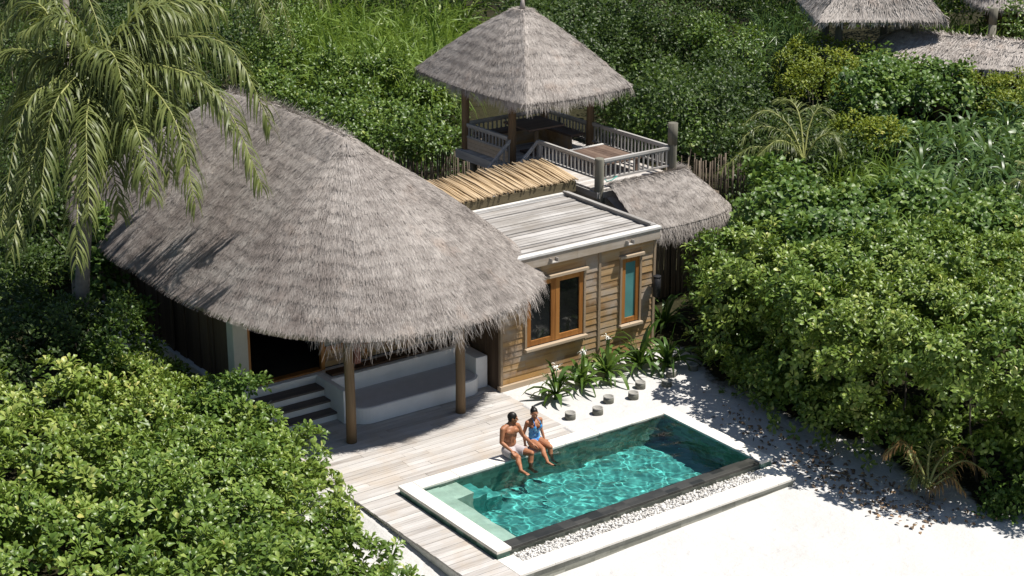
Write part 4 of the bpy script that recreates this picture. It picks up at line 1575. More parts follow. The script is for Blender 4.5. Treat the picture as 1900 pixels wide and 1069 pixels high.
def sub(cs, seed, n=3, spread=.6, shrink=.62):
    """a big lobe broken up by smaller ones on its upper side"""
    r = random.Random(seed)
    out = []
    for (c, s) in cs:
        s = s if hasattr(s, '__len__') else (s, s, s)
        out.append((c, s))
        for k in range(n):
            a = r.uniform(0, 6.28)
            e = r.uniform(.1, 1.1)
            q = shrink * r.uniform(.7, 1.1)
            out.append(((c[0] + spread * s[0] * math.cos(a) * math.cos(e), c[1] + spread * s[1] * math.sin(a) * math.cos(e), c[2] + spread * s[2] * math.sin(e) * .9),
                        (s[0] * q, s[1] * q, s[2] * q)))
    return out


def ribbon(P, D, L, W, nseg, droop, r, taper=(.7, 1, .9, .6, .05), fold=0):
    N = len(P)
    d = norm(D)
    side = norm(np.cross(d, UP) + r.normal(0, .25, (N, 3)))
    q = P.copy()
    rows_ = [q]
    for s in range(nseg):
        d = norm(d - UP * (droop * (s + .6) / nseg)[:, None])
        q = q + d * (L / nseg)[:, None]
        rows_.append(q)
    R = np.stack(rows_, 1)
    w = np.interp(np.linspace(0, 1, nseg + 1), np.linspace(0, 1, len(taper)), taper)[None, :, None] * W[:, None, None] / 2
    V = np.stack([R - side[:, None] * w, R + side[:, None] * w], 2)
    k = nseg + 1
    a = np.arange(nseg) * 2
    F = (np.arange(N) * k * 2)[:, None, None] + np.stack([a, a + 1, a + 3, a + 2], -1)[None]
    return V.reshape(-1, 3), F.reshape(-1, 4)


def straps(heads, n, L, W, droop, seed, el=(.1, 1.45), tone=.45):
    r = np.random.default_rng(seed)
    H = np.asarray(heads, float)
    P = np.repeat(H, n, 0)
    N = len(P)
    az = np.tile(np.arange(n) * 2.39996, len(H)) + np.repeat(r.uniform(0, 6.28, len(H)), n) + r.normal(0, .2, N)
    e = el[0] + (el[1] - el[0]) * np.tile((np.arange(n) + .5) / n, len(H)) + r.normal(0, .1, N)
    D = np.stack([np.cos(az) * np.cos(e), np.sin(az) * np.cos(e), np.sin(e)], 1)
    LL = L * r.uniform(.7, 1.15, N)
    WW = W * r.uniform(.75, 1.15, N)
    dr = droop * r.uniform(.5, 1.4, N)
    V, F = ribbon(P + D * .03, D, LL, WW, 5, dr, r)
    t = np.clip(r.normal(tone, .2, N) + (r.random(N) < .03) * .4, 0, 1)
    return V, F, np.repeat(t, 5)


def in_poly(x, y, poly):
    c = False
    n = len(poly)
    for i in range(n):
        x0, y0 = poly[i]
        x1, y1 = poly[(i + 1) % n]
        if (y0 > y) != (y1 > y) and x < (x1 - x0) * (y - y0) / (y1 - y0) + x0:
            c = not c
    return c


def scatter(poly, dx, dy, seed):
    r = random.Random(seed)
    xs = [p[0] for p in poly]
    ys = [p[1] for p in poly]
    out = []
    y = min(ys)
    k = 0
    while y <= max(ys):
        x = min(xs) + (dx / 2 if k % 2 else 0)
        while x <= max(xs):
            p = (x + r.uniform(-.35, .35) * dx, y + r.uniform(-.35, .35) * dy)
            if in_poly(*p, poly):
                out.append(p)
            x += dx
        y += dy
        k += 1
    return out


def crown_at(px, py, z, rx, rz=None):
    """lobe whose sunlit shoulder stands at height z where the photograph shows (px, py)"""
    rz = rz or rx * .8
    p = at(px, py, z)
    return ((p[0] + .3 * rx, p[1] + .3 * rx, z - rz * .55), (rx, rx, rz))


# --- near left: the sea lettuce thicket that spills over the deck edge
LEFT = [
    ('sea_lettuce_shrub', 'sea lettuce bush spilling over the left edge of the plank deck below the steps', [((-1.85, 1.3, .55), (1.0, 1.1, .85)), ((-2.3, 2.5, .7), (1.1, 1.0, 1.0))], 'lettuce', 'lettuce'),
    ('sea_lettuce_shrub', 'sea lettuce bush crowding the left end of the white steps', [((-1.45, 3.1, .5), (.75, .8, .75)), ((-1.5, 4.25, .55), (.62, .85, .72)), ((-2.2, 4.3, .8), (.9, 1.0, .9))], 'lettuce', 'lettuce2'),
    ('sea_lettuce_shrub', 'sea lettuce bush beside the deck edge board with sand showing at its foot', [((-2.15, -.25, .5), (.9, .95, .8)), ((-2.55, -1.2, .55), (.85, .9, .8))], 'lettuce', 'lettuce2'),
    ('sea_lettuce_shrub', 'lowest sea lettuce bush, at the bottom edge of the view beside the sand strip', [((-2.75, -2.5, .4), (.85, 1.1, .85)), ((-3.2, -3.9, .4), (1.0, 1.2, .95)), ((-3.6, -5.6, .4), (1.2, 1.2, 1.0))], 'lettuce', 'lettuce'),
    ('sea_lettuce_shrub', 'broad sea lettuce bush in the middle of the left thicket', [((-3.7, 1.2, .85), (1.5, 1.5, 1.15)), ((-3.9, -.9, .8), (1.35, 1.4, 1.1))], 'lettuce', 'lettuce'),
    ('sea_lettuce_shrub', 'pale sea lettuce bush along the foot of the villa side wall', [((-3.0, 4.9, .85), (1.1, 1.2, 1.0)), ((-2.4, 6.1, .75), (.9, .9, .9)), ((-3.7, 3.4, 1.0), (1.2, 1.2, 1.1))], 'lettuce', 'lettuce2'),
    ('sea_lettuce_shrub', 'big sea lettuce bush filling the lower left corner', [((-5.6, -1.2, 1.0), (1.7, 1.7, 1.25)), ((-5.2, -3.6, .9), (1.6, 1.6, 1.2)), ((-7.4, -.6, 1.0), (1.6, 1.6, 1.2)), ((-7.2, -3.2, .9), (1.7, 1.7, 1.2))], 'lettuce', 'lettuce'),
    ('sea_lettuce_shrub', 'tall sea lettuce bush at the left margin below the palm', [((-5.6, 1.9, 1.1), (1.6, 1.6, 1.25)), ((-7.4, 2.0, 1.1), (1.6, 1.7, 1.3)), ((-5.0, 4.3, 1.1), (1.4, 1.5, 1.2)), ((-7.0, 4.6, 1.1), (1.7, 1.7, 1.3))], 'lettuce', 'lettuce2'),
]
for k, (nm, lab, lobes, kd, mt) in enumerate(LEFT):
    shrub(nm, lab, 'shrub', sub(lobes, k + 5, 8, .92, .42), ('lettuce', 'lettuce_fine', 'lettuce', 'lettuce_fine', 'lettuce_fine', 'oval', 'lettuce', 'lettuce')[k], mt)

def blob(px, py, z, r0, r1=None):
    q = at(px, py, z)
    return ((q[0], q[1], z), (r0, r0, r1 or r0 * .8))


shrub('leafy_branch_shrub', 'upright leafy branch reaching across the foot of the white corner pillar', 'shrub',
      [blob(425, 722, 1.75, .30, .24), blob(455, 712, 1.85, .28, .18), blob(485, 710, 1.85, .17, .10), blob(400, 750, 1.55, .36, .32), blob(385, 780, 1.3, .4, .4)], 'oval', 'hibiscus', dens=1.8)
shrub('climbing_shrub', 'glossy round leaved shrub climbing beside the palm trunk to the thatch edge', 'shrub',
      [blob(184, 425, 3.1, .26, .40), blob(186, 462, 2.75, .32, .40), blob(176, 505, 2.35, .36, .42), blob(196, 540, 2.0, .40, .40), blob(175, 580, 1.6, .5, .5)], 'hibiscus', 'hibiscus', dens=1.5)
shrub('broadleaf_shrub', 'sunlit broad leaved shrub poking out under the left thatch edge', 'shrub',
      [blob(243, 588, 2.15, .36, .28), blob(212, 618, 2.0, .42, .36), blob(268, 572, 2.2, .22, .15), blob(222, 560, 2.3, .28, .24), blob(250, 640, 1.7, .45, .4), blob(200, 660, 1.7, .5, .5)], 'oval', 'mid', dens=1.5)
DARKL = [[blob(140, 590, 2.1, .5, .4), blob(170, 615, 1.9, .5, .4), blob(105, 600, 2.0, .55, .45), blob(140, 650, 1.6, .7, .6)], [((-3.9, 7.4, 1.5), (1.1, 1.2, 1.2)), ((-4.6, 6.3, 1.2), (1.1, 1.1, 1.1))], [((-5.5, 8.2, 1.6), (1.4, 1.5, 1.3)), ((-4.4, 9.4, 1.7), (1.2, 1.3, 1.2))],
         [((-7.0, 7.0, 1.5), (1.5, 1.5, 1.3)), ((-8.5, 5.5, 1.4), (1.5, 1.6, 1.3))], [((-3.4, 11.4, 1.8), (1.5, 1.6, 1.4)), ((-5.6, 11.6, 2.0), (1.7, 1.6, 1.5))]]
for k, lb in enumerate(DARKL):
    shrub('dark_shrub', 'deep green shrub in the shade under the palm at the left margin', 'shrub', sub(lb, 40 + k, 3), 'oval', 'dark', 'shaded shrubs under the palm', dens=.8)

# --- right: the big hedge of sea lettuce above the pool
RIGHT = [
    ('sea_lettuce_hedge', 'sea lettuce bush nearest the bath house, above the farthest log stump', [((10.0, 1.75, 1.15), (.95, 1.0, 1.25)), ((10.9, 2.9, 1.3), (.95, .9, 1.2)), ((9.25, .75, .75), (.75, .85, .85))], 'lettuce'),
    ('sea_lettuce_hedge', 'tall sea lettuce bush overhanging the far right corner of the pool', [((9.35, -.3, 1.95), (1.3, 1.3, 1.35)), ((8.8, -.6, .65), (.85, 1.1, .85)), ((10.9, .9, 2.0), (1.3, 1.3, 1.2))], 'lettuce2'),
    ('sea_lettuce_hedge', 'sea lettuce bush casting shade on the right coping of the pool', [((8.95, -2.1, 2.15), (1.35, 1.3, 1.3)), ((8.7, -1.9, .65), (.9, 1.1, .85)), ((10.7, -1.4, 2.3), (1.5, 1.5, 1.2))], 'lettuce'),
    ('sea_lettuce_hedge', 'sea lettuce bush overhanging the brown leaf litter right of the kerb', [((8.85, -4.0, 2.2), (1.4, 1.3, 1.3)), ((8.75, -3.4, .65), (.9, 1.1, .85)), ((8.9, -4.7, .65), (.8, .9, .8)), ((10.8, -3.6, 2.4), (1.5, 1.5, 1.2))], 'lettuce2'),
    ('sea_lettuce_hedge', 'bright sea lettuce bush arching over the dry palm sapling', [((9.25, -5.8, 2.35), (1.4, 1.2, 1.1)), ((9.8, -5.8, .8), (.8, 1.0, .9)), ((10.8, -5.6, 2.4), (1.5, 1.5, 1.15))], 'lettuce'),
    ('sea_lettuce_hedge', 'sea lettuce bush at the right margin above the lower right sand', [((10.1, -7.3, 1.9), (1.3, 1.1, 1.05)), ((11.0, -8.2, 1.8), (1.5, 1.5, 1.2)), ((10.3, -7.0, .8), (1.1, 1.1, .95)), ((12.4, -7.2, 2.2), (1.5, 1.5, 1.2))], 'lettuce2'),
    ('sea_lettuce_hedge', 'sea lettuce bush on the crest of the right hedge', [((12.5, -.1, 1.9), (1.5, 1.5, 1.15)), ((12.6, -2.4, 2.2), (1.6, 1.6, 1.2)), ((12.2, 1.8, 1.5), (1.1, 1.1, 1.1))], 'lettuce'),
    ('sea_lettuce_hedge', 'sea lettuce bush high on the right margin of the hedge', [((12.8, -4.8, 2.3), (1.7, 1.7, 1.2)), ((14.6, -3.8, 2.2), (1.6, 1.6, 1.2)), ((14.4, -1.4, 2.0), (1.5, 1.5, 1.15))], 'lettuce2'),
]
for k, (nm, lab, lobes, mt) in enumerate(RIGHT):
    shrub(nm, lab, 'shrub', sub(lobes, k + 60, 10, .95, .42), ('lettuce', 'lettuce', 'lettuce', 'lettuce_fine', 'lettuce', 'lettuce_fine', 'lettuce_fine', 'lettuce_fine')[k], mt, dens=1.15)
p = at(1870, 935, .3)
shrub('low_shrub', 'small dark low shrub on the sand right of the palm sapling', 'shrub', [((p[0], p[1], .25), (.55, .5, .42)), ((p[0] + .7, p[1] - .2, .3), (.6, .5, .5))], 'oval', 'hibiscus', dens=1.3)

# --- behind the hedge on the right
def patch(name, label, cat, group, poly, z, dx, dy, rx, kind, mat, per, seed, dens=1.0, rz=None, zj=.5, part='foliage', back=False):
    pts = scatter(poly, dx, dy, seed)
    pts.sort(key=lambda q: (round(q[0] / (dx * 2.2)), q[1]))
    r = random.Random(seed)
    out = []
    for k in range(0, len(pts), per):
        lob = []
        for q in pts[k:k + per]:
            s = rx * r.uniform(.75, 1.2)
            cl = crown_at(q[0], q[1], z + r.uniform(-zj, zj), s, (rz or rx * .8) * r.uniform(.85, 1.15))
            if all(math.hypot(cl[0][0] - ex_, cl[0][1] - ey_) > er_ for ex_, ey_, er_ in EXCL):
                lob.append(cl)
        if not lob: continue
        out.append(shrub(name, label, cat, sub(lob, seed + k, 5, .95, .46), kind, mat, group, dens, part=part, stem='trunk' if part == 'crown' else 'stem', back=back))
    return out


patch('round_leaved_shrub', 'round leaved green shrub in the belt between the hedge and the pandanus', 'shrub', 'round leaved shrubs behind the hedge',
      [(1440, 345), (1560, 350), (1720, 385), (1900, 375), (1930, 440), (1500, 445), (1420, 440)], 2.9, 75, 45, .95, 'hibiscus', 'hibiscus', 3, 201, .8)
shrub('round_leaved_shrub', 'round leaved shrub pressed against the right end of the lean-to thatch', 'shrub',
      sub([crown_at(1432, 322, 3.1, .62), crown_at(1418, 372, 2.8, .6), crown_at(1465, 350, 3.0, .7), crown_at(1405, 425, 2.4, .6)], 321, 4, .9, .5), 'hibiscus', 'hibiscus', dens=1.1)
shrub('yellow_green_shrub', 'bright yellow green shrub hiding the feet of the distant open pavilion', 'shrub',
      sub([crown_at(px, py, 2.9, .95) for px, py in ((1500, 104), (1545, 98), (1590, 104), (1500, 138), (1560, 134))], 351, 3, .9, .5), 'oval', 'yellow', dens=.8)
shrub('round_leaved_shrub', 'round leaved shrub under the hipped end of the distant long roof', 'shrub',
      sub([crown_at(px, py, 2.85, .95) for px, py in ((1632, 116), (1672, 134), (1712, 140), (1640, 150), (1765, 150))], 352, 3, .9, .5), 'hibiscus', 'hibiscus', dens=.8)
patch('low_dark_shrub', 'dark shrub around the young coconut palm beyond the lean-to', 'shrub', 'dark shrubs around the young coconut palm',
      [(1380, 190), (1580, 190), (1570, 300), (1420, 300), (1390, 260)], 2.3, 80, 46, .85, 'broad', 'dark', 2, 341, 1.0)
patch('round_leaved_shrub', 'round leaved dark green shrub below the distant long roof', 'shrub', 'round leaved shrubs below the distant roof',
      [(1560, 120), (1650, 105), (1740, 125), (1740, 215), (1560, 215)], 2.9, 90, 52, 1.2, 'hibiscus', 'hibiscus', 2, 202, .6)
patch('yellow_green_shrub', 'yellow green shrub in front of the distant long roof', 'shrub', 'yellow green shrubs at the distant roof',
      [(1650, 118), (1900, 125), (1960, 175), (1720, 160)], 2.75, 48, 26, .95, 'oval', 'yellow', 3, 203, .55)
patch('yellow_green_shrub', 'small yellow green shrub among the strap leaved plants', 'shrub', 'small yellow green shrubs among the strap leaves',
      [(1545, 205), (1640, 205), (1640, 280), (1560, 280)], 2.6, 48, 38, .6, 'oval', 'yellow', 2, 205, 1.0)
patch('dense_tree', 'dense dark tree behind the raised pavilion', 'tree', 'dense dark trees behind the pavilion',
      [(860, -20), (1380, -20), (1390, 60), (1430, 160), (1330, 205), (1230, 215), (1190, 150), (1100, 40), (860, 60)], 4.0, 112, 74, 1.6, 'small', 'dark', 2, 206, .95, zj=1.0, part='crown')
patch('dense_tree', 'dense mid green tree between the far pavilion and the dark trees', 'tree', 'mid green trees near the far pavilion',
      [(1330, 0), (1390, 0), (1410, 90), (1450, 150), (1400, 175), (1320, 130)], 3.8, 100, 66, 1.3, 'small', 'mid', 2, 207, .95, zj=.8, part='crown')
patch('broadleaf_shrub', 'sunlit broad leaved shrub right of the pavilion posts', 'shrub', 'sunlit shrubs right of the pavilion',
      [(1175, 150), (1260, 140), (1270, 235), (1190, 235)], 2.7, 45, 40, .9, 'hibiscus', 'hibiscus', 2, 208, .7)
patch('broadleaf_shrub', 'yellow green broad leaved shrub in the thicket between villa roof and pavilion', 'shrub', 'shrubs between the villa roof and the pavilion',
      [(400, 60), (560, 70), (700, 115), (850, 125), (850, 255), (720, 262), (560, 200), (440, 160)], 2.6, 88, 56, 1.1, 'broad', 'mid', 2, 209, .95)
patch('dense_tree', 'dark tree behind the coconut palm at the upper left', 'tree', 'dark trees behind the palm',
      [(-40, -20), (420, -20), (400, 70), (330, 150), (200, 260), (60, 420), (-40, 430)], 4.0, 120, 84, 1.5, 'small', 'dark', 2, 210, .8, zj=.9, part='crown')
patch('dense_tree', 'mid green tree behind the reeds at the top', 'tree', 'mid green trees behind the reeds',
      [(420, -20), (530, -20), (520, 40), (430, 50)], 3.8, 75, 50, 1.6, 'small', 'mid', 3, 211, .7, part='crown')


# far wood that reads as one mass
r_ = random.Random(77)
lob = [crown_at(px, py, 4.6 + r_.uniform(-.6, .6), 2.5 * r_.uniform(.8, 1.2), 2.2) for (px, py) in scatter([(-150, -150), (2050, -150), (2050, -55), (-150, -55)], 85, 32, 5)]
me = foliage_mesh('far_woods', lob, 'far', 'dark', 900, .55, back=False)
tag(link('far_woods', me), 'dark far woods closing the view at the top', None, None, 'stuff')
lob = [crown_at(px, py, 3.4 + r_.uniform(-.5, .5), 1.7 * r_.uniform(.8, 1.2), 1.4) for (px, py) in scatter([(1440, -75), (2050, -80), (2050, 60), (1930, 40), (1800, -25), (1480, -30)], 60, 24, 6)]
lob = [l for l in lob if all(math.hypot(l[0][0] - a_, l[0][1] - b_) > c_ for a_, b_, c_ in EXCL)]
me = foliage_mesh('far_thicket', lob, 'far', 'mid', 901, .7, back=False)
tag(link('far_thicket', me), 'mid green thicket around the distant roofs', None, None, 'stuff')


# --- reeds, pandanus and other strap leaves
def reed_patch(name, label, cat, group, poly, z, dx, dy, n, L, W, mat, seed, droop=.7, el=(.9, 1.5), stuff=False, tone=.45, per=4):
    pts = scatter(poly, dx, dy, seed)
    r = np.random.default_rng(seed)
    heads = []
    for (px, py) in pts:
        q = at(px, py, z)
        heads.append((q[0], q[1], max(.05, z - L * .75 + r.uniform(-.25, .25))))
    groups = [heads] if stuff else [heads[i:i + per] for i in range(0, len(heads), per)]
    for gi, h in enumerate(groups):
        V, F, t = straps(h, n, L, W, droop, seed + gi, el, tone)
        if stuff:
            tag(link(name, np_mesh(name, V, F, t, mats=[M[mat]])), label, None, None, 'stuff')
        else:
            c = np.mean(h, 0)
            th = thing(name, label, cat, (c[0], c[1], 0), group)
            link('leaves', np_mesh('leaves', V, F, t, mats=[M[mat]]), th)
            mb = MB()
            for q in h:
                mb.tube([(q[0] * .8 + c[0] * .2, q[1] * .8 + c[1] * .2, -.1), (q[0], q[1], q[2] * .5), (q[0], q[1], q[2] + .06)], [.05, .045, .04], 7)
            mb.build('stems', M['stem'], th)


reed_patch('reed_thicket', 'tall pale green reeds behind the shrubs at the top', None, None, [(530, -30), (870, -30), (820, 105), (660, 110), (560, 60)], 3.2, 15, 12, 20, 2.4, .08, 'reed', 301, .9, (.6, 1.5), True)
reed_patch('reed_thicket', 'pale green reeds beside the distant open pavilion', None, None, [(1400, -30), (1500, -30), (1500, 60), (1410, 50)], 3.2, 18, 14, 24, 2.0, .05, 'strap', 302, 1.0, (.5, 1.5), True)
reed_patch('reed_thicket', 'pale green reeds between the distant roofs', None, None, [(1740, 0), (1900, 20), (1900, 75), (1760, 60)], 3.0, 22, 14, 22, 1.9, .05, 'reed', 303, .9, (.6, 1.5), True)
PAN = dict(z=3.15, n=24, L=1.25, W=.085, mat='strap', droop=.95, el=(-.1, 1.4))
reed_patch('pandanus', 'pandanus with arching strap leaves at the right margin', 'pandanus', 'pandanus plants at the right margin', [(1790, 170), (1930, 165), (1930, 370), (1800, 360)], dx=40, dy=28, seed=310, per=3, **PAN)
reed_patch('pandanus', 'pandanus with arching strap leaves behind the round leaved shrubs', 'pandanus', 'pandanus plants behind the round leaved shrubs', [(1660, 185), (1790, 170), (1800, 360), (1690, 350)], dx=42, dy=30, seed=311, per=3, **PAN)
reed_patch('broad_grass_clump', 'clump of upright blade leaves behind the right hedge', 'grass', 'blade leaved clumps behind the hedge', [(1540, 270), (1660, 265), (1690, 350), (1560, 340)], 2.6, 28, 20, 26, 1.1, .06, 'reed', 312, .7, (.5, 1.5), per=3)
reed_patch('broad_grass_clump', 'clump of upright blade leaves on the crest of the right hedge', 'grass', 'blade leaved clumps on the hedge', [(1660, 375), (1900, 370), (1900, 410), (1660, 410)], 3.2, 60, 26, 20, .8, .05, 'reed', 313, .8, (.4, 1.4), per=2)


patch('round_leaved_shrub', 'round leaved shrub growing up between the pandanus', 'shrub', 'round leaved shrubs between the pandanus',
      [(1640, 190), (1900, 180), (1940, 350), (1660, 350)], 1.9, 120, 64, .75, 'hibiscus', 'hibiscus', 2, 330, .9)
# low undergrowth that covers the soil between the plants
r = np.random.default_rng(88)
Pu = []
for poly, nn_ in (([(1330, 160), (1480, 120), (1900, 110), (1950, 420), (1350, 420)], 9), ([(380, 40), (860, 40), (860, 330), (600, 300)], 9), ([(-20, 0), (420, 0), (300, 300), (180, 520), (-20, 560)], 10), ([(860, 40), (1330, 60), (1330, 300), (1190, 260)], 9)):
    for (px, py) in scatter(poly, nn_, nn_ * .62, 9):
        q = at(px, py, r.uniform(.1, .9))
        inside = (-2.3 < q[0] < 9 and q[1] < 14.6) or (8 < q[0] < 13.4 and q[1] < 13.2) or q[0] < -8
        if not inside: Pu.append(q)
Pu = np.array(Pu)
V, F, t = leafy(Pu, norm(np.array([[0, 0, 1.]]) + r.normal(0, .35, Pu.shape)), r=r, **dict(KIND['far'], L=.24, W=.12))
tag(link('undergrowth', np_mesh('undergrowth', V, F, t, mats=[M['dark']])), 'dark green undergrowth between the shrubs and trees', None, None, 'stuff')


# --- coconut palms
def frond(ctrl, n, ll, seed, hang=1.1, dry=0.0, w=.040):
    """rachis through the control points; leaflets on both sides, hanging"""
    r = np.random.default_rng(seed)
    C = resample(np.array(ctrl), 40, False)
    t = np.linspace(.10, .99, n)
    f = t * 39
    i0 = np.minimum(f.astype(int), 38)
    P = C[i0] + (C[i0 + 1] - C[i0]) * (f - i0)[:, None]
    D = norm(C[i0 + 1] - C[i0])
    S = norm(np.cross(D, UP))
    U = np.cross(S, D)
    Ps, Ds, Ls = [], [], []
    lp = ll * (.35 + .75 * np.sin(np.pi * np.clip(t * .9 + .08, 0, 1)) ** .8) * (1 - .25 * t)
    for sg in (-1, 1):
        d = D * (.45 + .5 * t)[:, None] + S * sg * .78 + U * .16 + r.normal(0, .17, (n, 3))
        Ps.append(P + r.normal(0, .004, (n, 3)))
        Ds.append(d)
        Ls.append(lp * r.uniform(.65, 1.18, n) * (r.random(n) > .06))
    P2, D2, L2 = np.concatenate(Ps), np.concatenate(Ds), np.concatenate(Ls)
    V, F = ribbon(P2, D2, L2, np.full(len(P2), w) * r.uniform(.8, 1.2, len(P2)), 5, hang * r.uniform(.7, 1.3, len(P2)), r, (.8, 1, .85, .6, .08))
    tn = np.repeat(np.clip(r.normal(.45, .16, len(P2)) + np.tile((t > .85) * .15, 2), 0, 1), 5)
    mb = MB()
    Cs = C[::3]
    mb.tube([tuple(q) for q in Cs], list(np.linspace(.035, .006, len(Cs))), 6, .5)
    o = len(V)
    quads = [q if len(q) == 4 else None for q in mb.f]
    FV = np.array([[a + o for a in q] for q in quads if q is not None])
    V = np.concatenate([V, np.array(mb.v)])
    F = np.concatenate([F, FV])
    mi = np.concatenate([np.zeros(len(tn), int), np.ones(len(FV), int)])
    tn = np.concatenate([tn, np.full(len(FV), .5)])
    return np_mesh('frond', V, F, tn, mats=[M['palm_dry'] if dry else M['palm'], M['rachis']], midx=mi)


def pd(px, py, depth):
    return CAM + ray(px, py) * depth


def palm(name, label, crown_px, depth, base, fronds, seed, trunk_r=.14, ll=.85, n=64, w=.042, hang=1.1, nuts=True, dryset=(), bend=None):
    o = pd(*crown_px, depth)
    t = thing(name, label, 'palm', (base[0], base[1], 0))
    mb = MB()
    pts = []
    for k in range(15):
        f = k / 14
        pts.append((base[0] + (o[0] - base[0]) * f ** 1.3, base[1] + (o[1] - base[1]) * f ** 1.3, (o[2] - .1) * f))
    mb.tube(pts, [trunk_r * (1.25 - .5 * k / 14) * (1.04 if k % 2 else 1) for k in range(15)], 14, .5)
    mb.build('trunk', M['bark'], t)
    for k, fr in enumerate(fronds):
        dd = fr[3]
        pts = [o, pd(*fr[0], depth + dd * .35), pd(*fr[1], depth + dd * .75), pd(*fr[2], depth + dd)]
        link('frond', frond(pts, n, ll * (1 if len(fr) < 6 else fr[5]), seed + k, hang * (1 if len(fr) < 5 else fr[4]), 1 if k in dryset else 0, w), t)
    if nuts:
        r = random.Random(seed)
        for k in range(5):
            bm = bmesh.new()
            bmesh.ops.create_icosphere(bm, subdivisions=2, radius=.11)
            a = r.uniform(0, 6.28)
            for v in bm.verts:
                v.co = Vector((v.co.x, v.co.y, v.co.z * 1.2)) + Vector((o[0] + .22 * math.cos(a), o[1] + .22 * math.sin(a), o[2] - .25 - r.uniform(0, .2)))
            me = bpy.data.meshes.new('coconut')
            bm.to_mesh(me)
            bm.free()
            me.materials.append(M['yellow'])
            link('coconut', me, t)
    return t


D0 = 34.4
palm('coconut_palm', 'coconut palm whose long fronds hang over the left side of the villa roof', (178, 118), D0, (-2.9, 8.0), [
    ((300, 72), (425, 88), (504, 240), -.6), ((290, 120), (405, 175), (486, 345), -1.2), ((255, 140), (325, 225), (363, 385), -1.6), ((215, 165), (258, 250), (283, 365), -1.8),
    ((168, 165), (160, 240), (165, 400), -2.0), ((135, 150), (95, 215), (72, 400), -1.8), ((100, 150), (40, 215), (0, 430), -1.2), ((110, 60), (62, 6), (-30, 75), .6),
    ((90, 105), (10, 95), (-90, 180), 0.), ((245, 60), (310, 0), (400, 10), .8, 1.1, 1.4), ((225, 60), (280, 10), (345, 30), -.2, 1.1, 1.3), ((160, 190), (146, 310), (142, 490), -2.2),
    ((115, 180), (58, 300), (20, 470), -1.6), ((250, 115), (318, 165), (352, 290), 1.0), ((195, 180), (205, 280), (222, 395), -1.0), ((140, 90), (60, 120), (-40, 320), .8),
    ((230, 90), (290, 85), (345, 160), 2.0), ((225, 130), (285, 190), (315, 330), -.3),  ((120, 130), (70, 180), (40, 330), -.4),
    ((210, 150), (240, 230), (255, 330), -1.2), ((270, 100), (350, 120), (430, 235), .3), 
    ((225, 75), (275, 40), (330, 60), 1.6), ((190, 95), (215, 110), (235, 200), -1.4), ((150, 70), (110, 30), (40, 60), -.6)], 500, n=84, ll=1.08, w=.040, hang=1.15)
palm('coconut_palm', 'taller coconut palm behind, its slim trunk rising past the top of the view', (118, -75), 44, (-1.0, 12.6), [
    ((60, -100), (0, -60), (-30, 40), 0.), ((160, -110), (230, -60), (275, 60), -.8), ((110, -40), (80, 40), (60, 140), -1.), ((180, -100), (300, -80), (385, 40), .6),
    ((150, -30), (180, 40), (200, 130), -1.2), ((100, -60), (20, 0), (-20, 130), -.6)], 540, n=56, trunk_r=.12, ll=.8)
palm('coconut_palm', 'coconut palm beyond the thicket whose frond tips hang in at the top', (415, -95), 57, tuple(at(415, 40, 0)[:2] + np.array([3.0, 4.0])), [
    ((460, -90), (510, -30), (545, 85), -1.), ((420, -60), (440, -5), (455, 60), -1.), ((380, -80), (330, -20), (305, 60), -1.), ((450, -60), (480, 0), (500, 60), -1.5),
    ((400, -50), (390, 0), (385, 55), -1.5), ((370, -100), (300, -60), (250, 30), 0.), ((480, -110), (560, -70), (600, 10), 0.)], 560, n=56, ll=1.0, nuts=False)
q = at(1490, 300, 2.5)
dq = float((q - CAM) @ FWD)
palm('young_coconut_palm', 'young coconut palm with arching olive fronds right of the stick fence', (1492, 300), dq, (q[0], q[1]), [
    ((1465, 235), (1420, 205), (1378, 232), 0.), ((1460, 250), (1410, 235), (1372, 262), -.4), ((1450, 280), (1390, 275), (1335, 318), -.6), ((1500, 240), (1520, 200), (1545, 215), .4),
    ((1485, 225), (1470, 190), (1440, 185), .6), ((1515, 260), (1545, 250), (1565, 290), -.3), ((1470, 270), (1440, 262), (1405, 290), -.8)], 580, trunk_r=.09, n=60, ll=.62, w=.026, hang=.55, nuts=False)
q = at(1915, 375, 2.6)
dq = float((q - CAM) @ FWD)
palm('young_coconut_palm', 'pale young palm frond tuft at the right margin', (1925, 372), dq, (q[0], q[1]), [
    ((1905, 345), (1885, 335), (1862, 352), 0.), ((1900, 365), (1880, 365), (1868, 395), -.2), ((1915, 340), (1910, 310), (1890, 300), .2), ((1935, 340), (1950, 320), (1975, 330), 0.)], 590, trunk_r=.07, n=40, ll=.42, w=.032, hang=.5, nuts=False)
# the dry sapling on the sand
q = at(1722, 935, .10)
dq = float((q - CAM) @ FWD)
palm('palm_sapling', 'young palm sapling with drooping dry orange fronds on the sand', (1722, 905), dq, (q[0], q[1]), [
    ((1700, 850), (1672, 822), (1640, 845), -.1, .9), ((1722, 860), (1732, 820), (1762, 815), .3, .4), ((1745, 880), (1790, 855), (1835, 880), -.1, .9), ((1735, 900), (1765, 885), (1790, 915), -.3, 1.0),
    ((1705, 880), (1690, 850), (1682, 830), .3, .6), ((1715, 890), (1700, 880), (1690, 900), -.2, .7), ((1740, 860), (1775, 830), (1800, 840), .2, .5)], 600, trunk_r=.05, n=34, ll=.36, w=.024, nuts=False, dryset=(0, 2, 3, 6))

